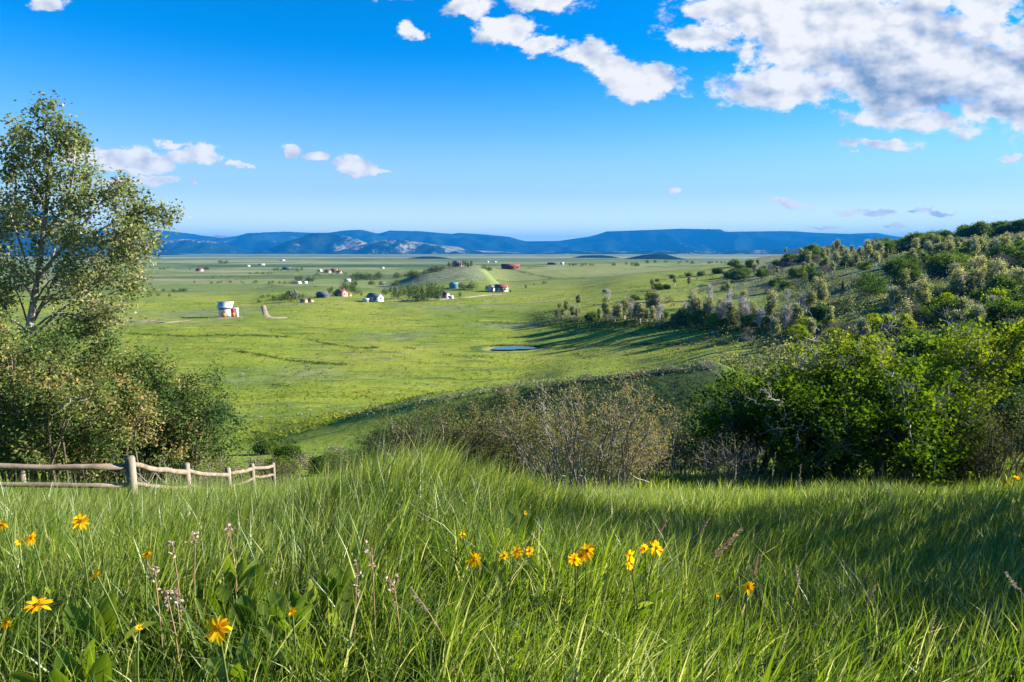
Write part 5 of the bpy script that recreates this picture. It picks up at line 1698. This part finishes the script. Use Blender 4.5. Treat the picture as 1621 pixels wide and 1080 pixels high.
def pink_stalk(px, py, hgt, label, seed, lpx=40, n=36):
    r = np.random.default_rng(seed)
    x, y, z = stand(px, py, hgt)
    base = (x, y, h1(x, y)); o = np.array(base)
    t = thing("dried_stalk", base, label, "dried flower", "dried pink flower stalks")
    hd = np.array([x, y, z])
    P = bend_stem(base, hd, r, 8, 0.05)
    ln = lpx / FPX * y
    side = []
    for k in range(3):
        q = P[6] + (P[7] - P[6]) * r.random()
        side.append(branch_line(r, q, (r.normal() * 0.5, r.normal() * 0.3, 1), ln * r.uniform(0.3, 0.6), 0.0016, 0.001, 4, 0.1, 0.1))
    V, F = tubes([(P, np.linspace(0.003, 0.0018, len(P)))] + side, 5)
    make_mesh("stem", V - o, F, DRY, t, True, np.full(len(V), 0.25))
    pts = [hd + np.array([r.normal() * 0.006, r.normal() * 0.006, -ln * r.random() ** 1.6]) for _ in range(n // 2)]
    for sP, sR in side:
        pts += [sP[-1] + r.normal(size=3) * 0.006 - np.array([0, 0, ln * 0.25 * r.random()]) for _ in range(n // 8)]
    V, F, T = leaves(np.array(pts), r.uniform(0.008, 0.018, len(pts)), r, np.clip(0.55 + r.normal(size=len(pts)) * 0.25, 0, 1), 0.6, 0.6)
    make_mesh("buds", V - o, F, ROSE, t, False, T)
    heads.append((x / y, z / y - lpx / FPX, y, 0.012))


for k, a_ in enumerate(((243, 895, 0.54, "tallest dried pink stalk with a branching top, below the pale tuft stalk", 60), (262, 935, 0.48, "dried pink stalk leaning beside the tallest one", 40),
                        (278, 935, 0.46, "dark pink stalk with bare tip beside the leaning one", 40), (360, 828, 0.60, "pale stalk rising over the broad leaf clump", 30), (310, 842, 0.58, "whitish stalk between the pink stalks and the leaf clump", 36),
                        (272, 858, 0.54, "faint pale tuft stalk above the tallest pink stalk", 22), (566, 905, 0.52, "rosy stalk with a white tip beside the sunlit upright leaves", 45), (588, 868, 0.56, "thin rosy stalk leaning behind the white tipped one", 40),
                        (622, 918, 0.50, "pink stalk with a knobbly head next to the drooping seed head", 45))):
    pink_stalk(a_[0], a_[1], a_[2], a_[3], 640 + k, a_[4])


def seed_stalk(px, py, hgt, label, seed, lean=0.3, lpx=60, dry=0.6, droop=0.5):
    r = np.random.default_rng(seed)
    x, y, z = stand(px, py, hgt)
    base = (x - lean * hgt * 0.6, y, h1(x - lean * hgt * 0.6, y)); o = np.array(base)
    t = thing("grass_stalk", base, label, "grass stalk", "seed heads standing out of the grass")
    hd = np.array([x, y, z])
    n = 12
    s = np.linspace(0, 1, n)[:, None]
    P = o * (1 - s) + hd * s
    P[:, 0] -= lean * hgt * 0.35 * np.sin(np.pi * s[:, 0])
    V, F = tubes([(P, np.linspace(0.0022, 0.0010, n))], 5)
    make_mesh("stem", V - o, F, DRY, t, True, np.full(len(V), dry * 0.7))
    ln = lpx / FPX * y
    d = unit(P[-1] - P[-3])
    pts = []; m = 46 if y < 5 else 22
    gs = []; tt = []
    for k in range(m):
        u = k / m
        c = hd - d * ln * (1 - u)
        side = np.array([r.normal(), r.normal(), 0.0]) * 0.7
        g = blade_leaf(c, d + side * 0.55 + np.array([0, 0, -droop * 0.4]), (0, -1, 0.2), ln * (0.20 if y < 5 else 0.13) * (1.1 - u * 0.6), ln * (0.035 if y < 5 else 0.02), r, droop, 3, 0.1)
        gs.append(g); tt.append(np.full(len(g[0]), np.clip(dry + r.normal() * 0.12, 0, 1)))
    V, F = cat_geo(gs)
    make_mesh("seed_head", V - o, F, DRY, t, True, np.concatenate(tt))
    heads.append((x / y, z / y - lpx / FPX, y, 0.012))


for k, a_ in enumerate(((650, 930, 0.50, "drooping straw coloured seed head in the dark grass below the pink stalks", -0.4, 52, 0.75, 1.0), (1172, 838, 0.60, "tall feathery seed head against the shaded grass", 0.5, 70, 0.45, 0.4),
                        (1122, 822, 0.60, "slender curved grass stalk beside the tall feathery seed head", 0.35, 50, 0.4, 0.2), (1200, 878, 0.52, "short upright seed head just above the flower against the shade", 0.1, 40, 0.4, 0.2),
                        (1260, 895, 0.50, "small pale spikelet alone in the shaded hollow", -0.1, 34, 0.8, 0.5), (1388, 925, 0.48, "green nodding seed head at the edge of the lit grass", 0.3, 44, 0.4, 0.7),
                        (1482, 968, 0.46, "two clawed straw head rising from the lit grass", 0.1, 34, 0.75, 0.9), (1592, 905, 0.52, "pale papery seed head near the picture edge, in the shade", -0.5, 40, 0.9, 0.8),
                        (1060, 820, 0.56, "thin green stalk bending over the bright open flower", 0.4, 36, 0.35, 0.3),
                        (1166, 728, 0.75, "tan stalk on the grass crest in front of the low dark oak", 0.02, 36, 0.9, 0.1), (1228, 716, 0.8, "yellowish plume highest of the stalks on the grass crest", 0.06, 40, 0.9, 0.2),
                        (1268, 735, 0.7, "bushy tan stalk on the grass crest before the oak trunks", 0.02, 34, 0.85, 0.3), (1482, 716, 0.7, "single thin yellow stalk on the crest before the small oak", 0.0, 36, 0.8, 0.1))):
    seed_stalk(a_[0], a_[1], a_[2], a_[3], 680 + k, a_[4], a_[5], a_[6], a_[7])


# ---- the grass itself
def grass():
    r = np.random.default_rng(900)
    chunks = []

    def zone(n, y0, y1, amax, segs, w, hh):
        # even cover over the ground between two distances
        y = -2.0 / amax + np.sqrt(r.uniform((y0 + 2.0 / amax) ** 2, (y1 + 2.0 / amax) ** 2, n))
        x = r.uniform(-1, 1, n) * (amax * y + 2.0)
        # tussocks: pull part of the blades together
        k = r.random(n) < 0.6
        cx = np.round(x / 0.16 + 0.5 * np.sin(y * 9)) * 0.16; cyy = np.round(y / 0.16) * 0.16
        j1 = _hash(np.round(cx * 100), np.round(cyy * 100), 5) - 0.5; j2 = _hash(np.round(cx * 100), np.round(cyy * 100), 6) - 0.5
        x = np.where(k, cx + j1 * 0.16 + r.normal(size=n) * 0.035, x); y = np.where(k, cyy + j2 * 0.16 + r.normal(size=n) * 0.035, y)
        z = H(x, y)
        patch = fbm(x / 1.6, y / 1.6, 3, 91)
        h = hh * (0.62 + 0.5 * r.random(n)) * (1 + 0.28 * patch)
        aa = x / np.maximum(y, 0.5)
        h = h * (1 + 0.45 * np.exp(-((aa + 0.14) / 0.18) ** 2 - ((y - 5.6) / 2.0) ** 2))
        h = h * (1 + 0.25 * sstep(-aa, 0.2, 0.35) * sstep(y, 6, 9))
        h = np.where(r.random(n) < 0.04, h * 1.3, h)
        # flowers and stalks stand clear of the blades in front of them
        for fa, ft, fy, fw in heads:
            m = (np.abs(aa - fa) < fw + 0.012) & (y < fy + 0.02) & (y > fy * 0.62)
            m = m & (r.random(n) < 0.72)
            if m.any():
                lim = (ft - 0.022) * y - z
                h = np.where(m, np.minimum(h, np.maximum(lim * (0.75 + 0.25 * r.random(n)), 0.08)), h)
        sw = fbm(x / 1.1, y / 1.1, 2, 95) * 2.2 + 0.4
        ang = sw + r.normal(size=n) * 1.0
        lean = np.abs(r.normal(size=n) * 0.30) + 0.12
        lean = np.where(r.random(n) < 0.12, lean + r.uniform(0.2, 0.9, n), lean)
        ld = np.stack([np.cos(ang), np.sin(ang) * 0.8], -1)
        ph = r.uniform(0, np.pi, n)
        s = np.stack([np.cos(ph), np.sin(ph)], -1)
        wd = w * r.uniform(0.45, 1.3, n) * np.where(r.random(n) < 0.12, 1.6, 1.0)
        T = np.linspace(0, 1, segs + 1)
        V = np.zeros((n, 2 * segs + 1, 3), np.float32)
        curl = r.uniform(1.6, 2.8, n)
        for i, t in enumerate(T):
            off = (lean * h * t ** curl)[:, None] * ld
            zz = z - 0.03 + h * (t - 0.32 * lean * t ** 2.2)
            if i < segs:
                hw = (wd * 0.5 * (1 - 0.75 * t ** 1.4) * (0.7 + 0.3 * min(1, t * 4)))[:, None]
                for q, sg in ((0, -1), (1, 1)):
                    V[:, 2 * i + q, 0] = x + off[:, 0] + sg * s[:, 0] * hw[:, 0]
                    V[:, 2 * i + q, 1] = y + off[:, 1] + sg * s[:, 1] * hw[:, 0]
                    V[:, 2 * i + q, 2] = zz
            else:
                V[:, 2 * i, 0] = x + off[:, 0]; V[:, 2 * i, 1] = y + off[:, 1]; V[:, 2 * i, 2] = zz
        t0 = np.clip(0.50 + 0.22 * patch + r.normal(size=n) * 0.24 + 0.12 * fbm(x / 5, y / 5, 2, 99), 0, 0.93)
        t0 = np.where(r.random(n) < 0.07, r.uniform(0.94, 1.0, n), t0)
        chunks.append((V, segs, t0))

    zone(48000, 0.55, 3.0, 0.85, 5, 0.0086, 0.43)
    zone(98000, 3.0, 7.0, 0.85, 4, 0.0088, 0.50)
    zone(118000, 7.0, 14.0, 0.85, 3, 0.009, 0.52)
    zone(70000, 14.0, 34.0, 0.85, 3, 0.02, 0.42)
    Vs = []; Q = []; Tr = []; tint = []; b = 0
    for V, segs, t0 in chunks:
        n = len(V); k = 2 * segs + 1
        base = b + np.arange(n, dtype=np.int64)[:, None] * k
        for i in range(segs - 1):
            Q.append(base + np.array([[2 * i, 2 * i + 1, 2 * i + 3, 2 * i + 2]]))
        Tr.append(base + np.array([[2 * segs - 2, 2 * segs - 1, 2 * segs]]))
        Vs.append(V.reshape(-1, 3)); tint.append(np.repeat(t0, k)); b += n * k
    tag(make_mesh("grass", np.concatenate(Vs), [np.concatenate(Q), np.concatenate(Tr)], GRASS, None, False, np.concatenate(tint)), kind='stuff')


grass()
# ---------------------------------------------------------------- the air
def build_haze():
    x0, x1, y0, y1, z0, z1 = -24000, 24000, -400, 24500, -230, 415
    v = [(x, y, z) for x in (x0, x1) for y in (y0, y1) for z in (z0, z1)]
    f = [(0, 1, 3, 2), (4, 6, 7, 5), (0, 4, 5, 1), (2, 3, 7, 6), (0, 2, 6, 4), (1, 5, 7, 3)]
    m, t, out = new_mat("blue_haze")
    pv = t.nodes.new('ShaderNodeVolumePrincipled')
    pv.inputs['Color'].default_value = (0.012, 0.235, 0.68, 1)
    pv.inputs['Density'].default_value = HAZE_D
    t.links.new(pv.outputs[0], out.inputs['Volume'])
    o = make_mesh("haze", np.array(v), np.array(f), m)
    tag(o, kind='stuff')


HAZE_D = 0.000062
build_haze()
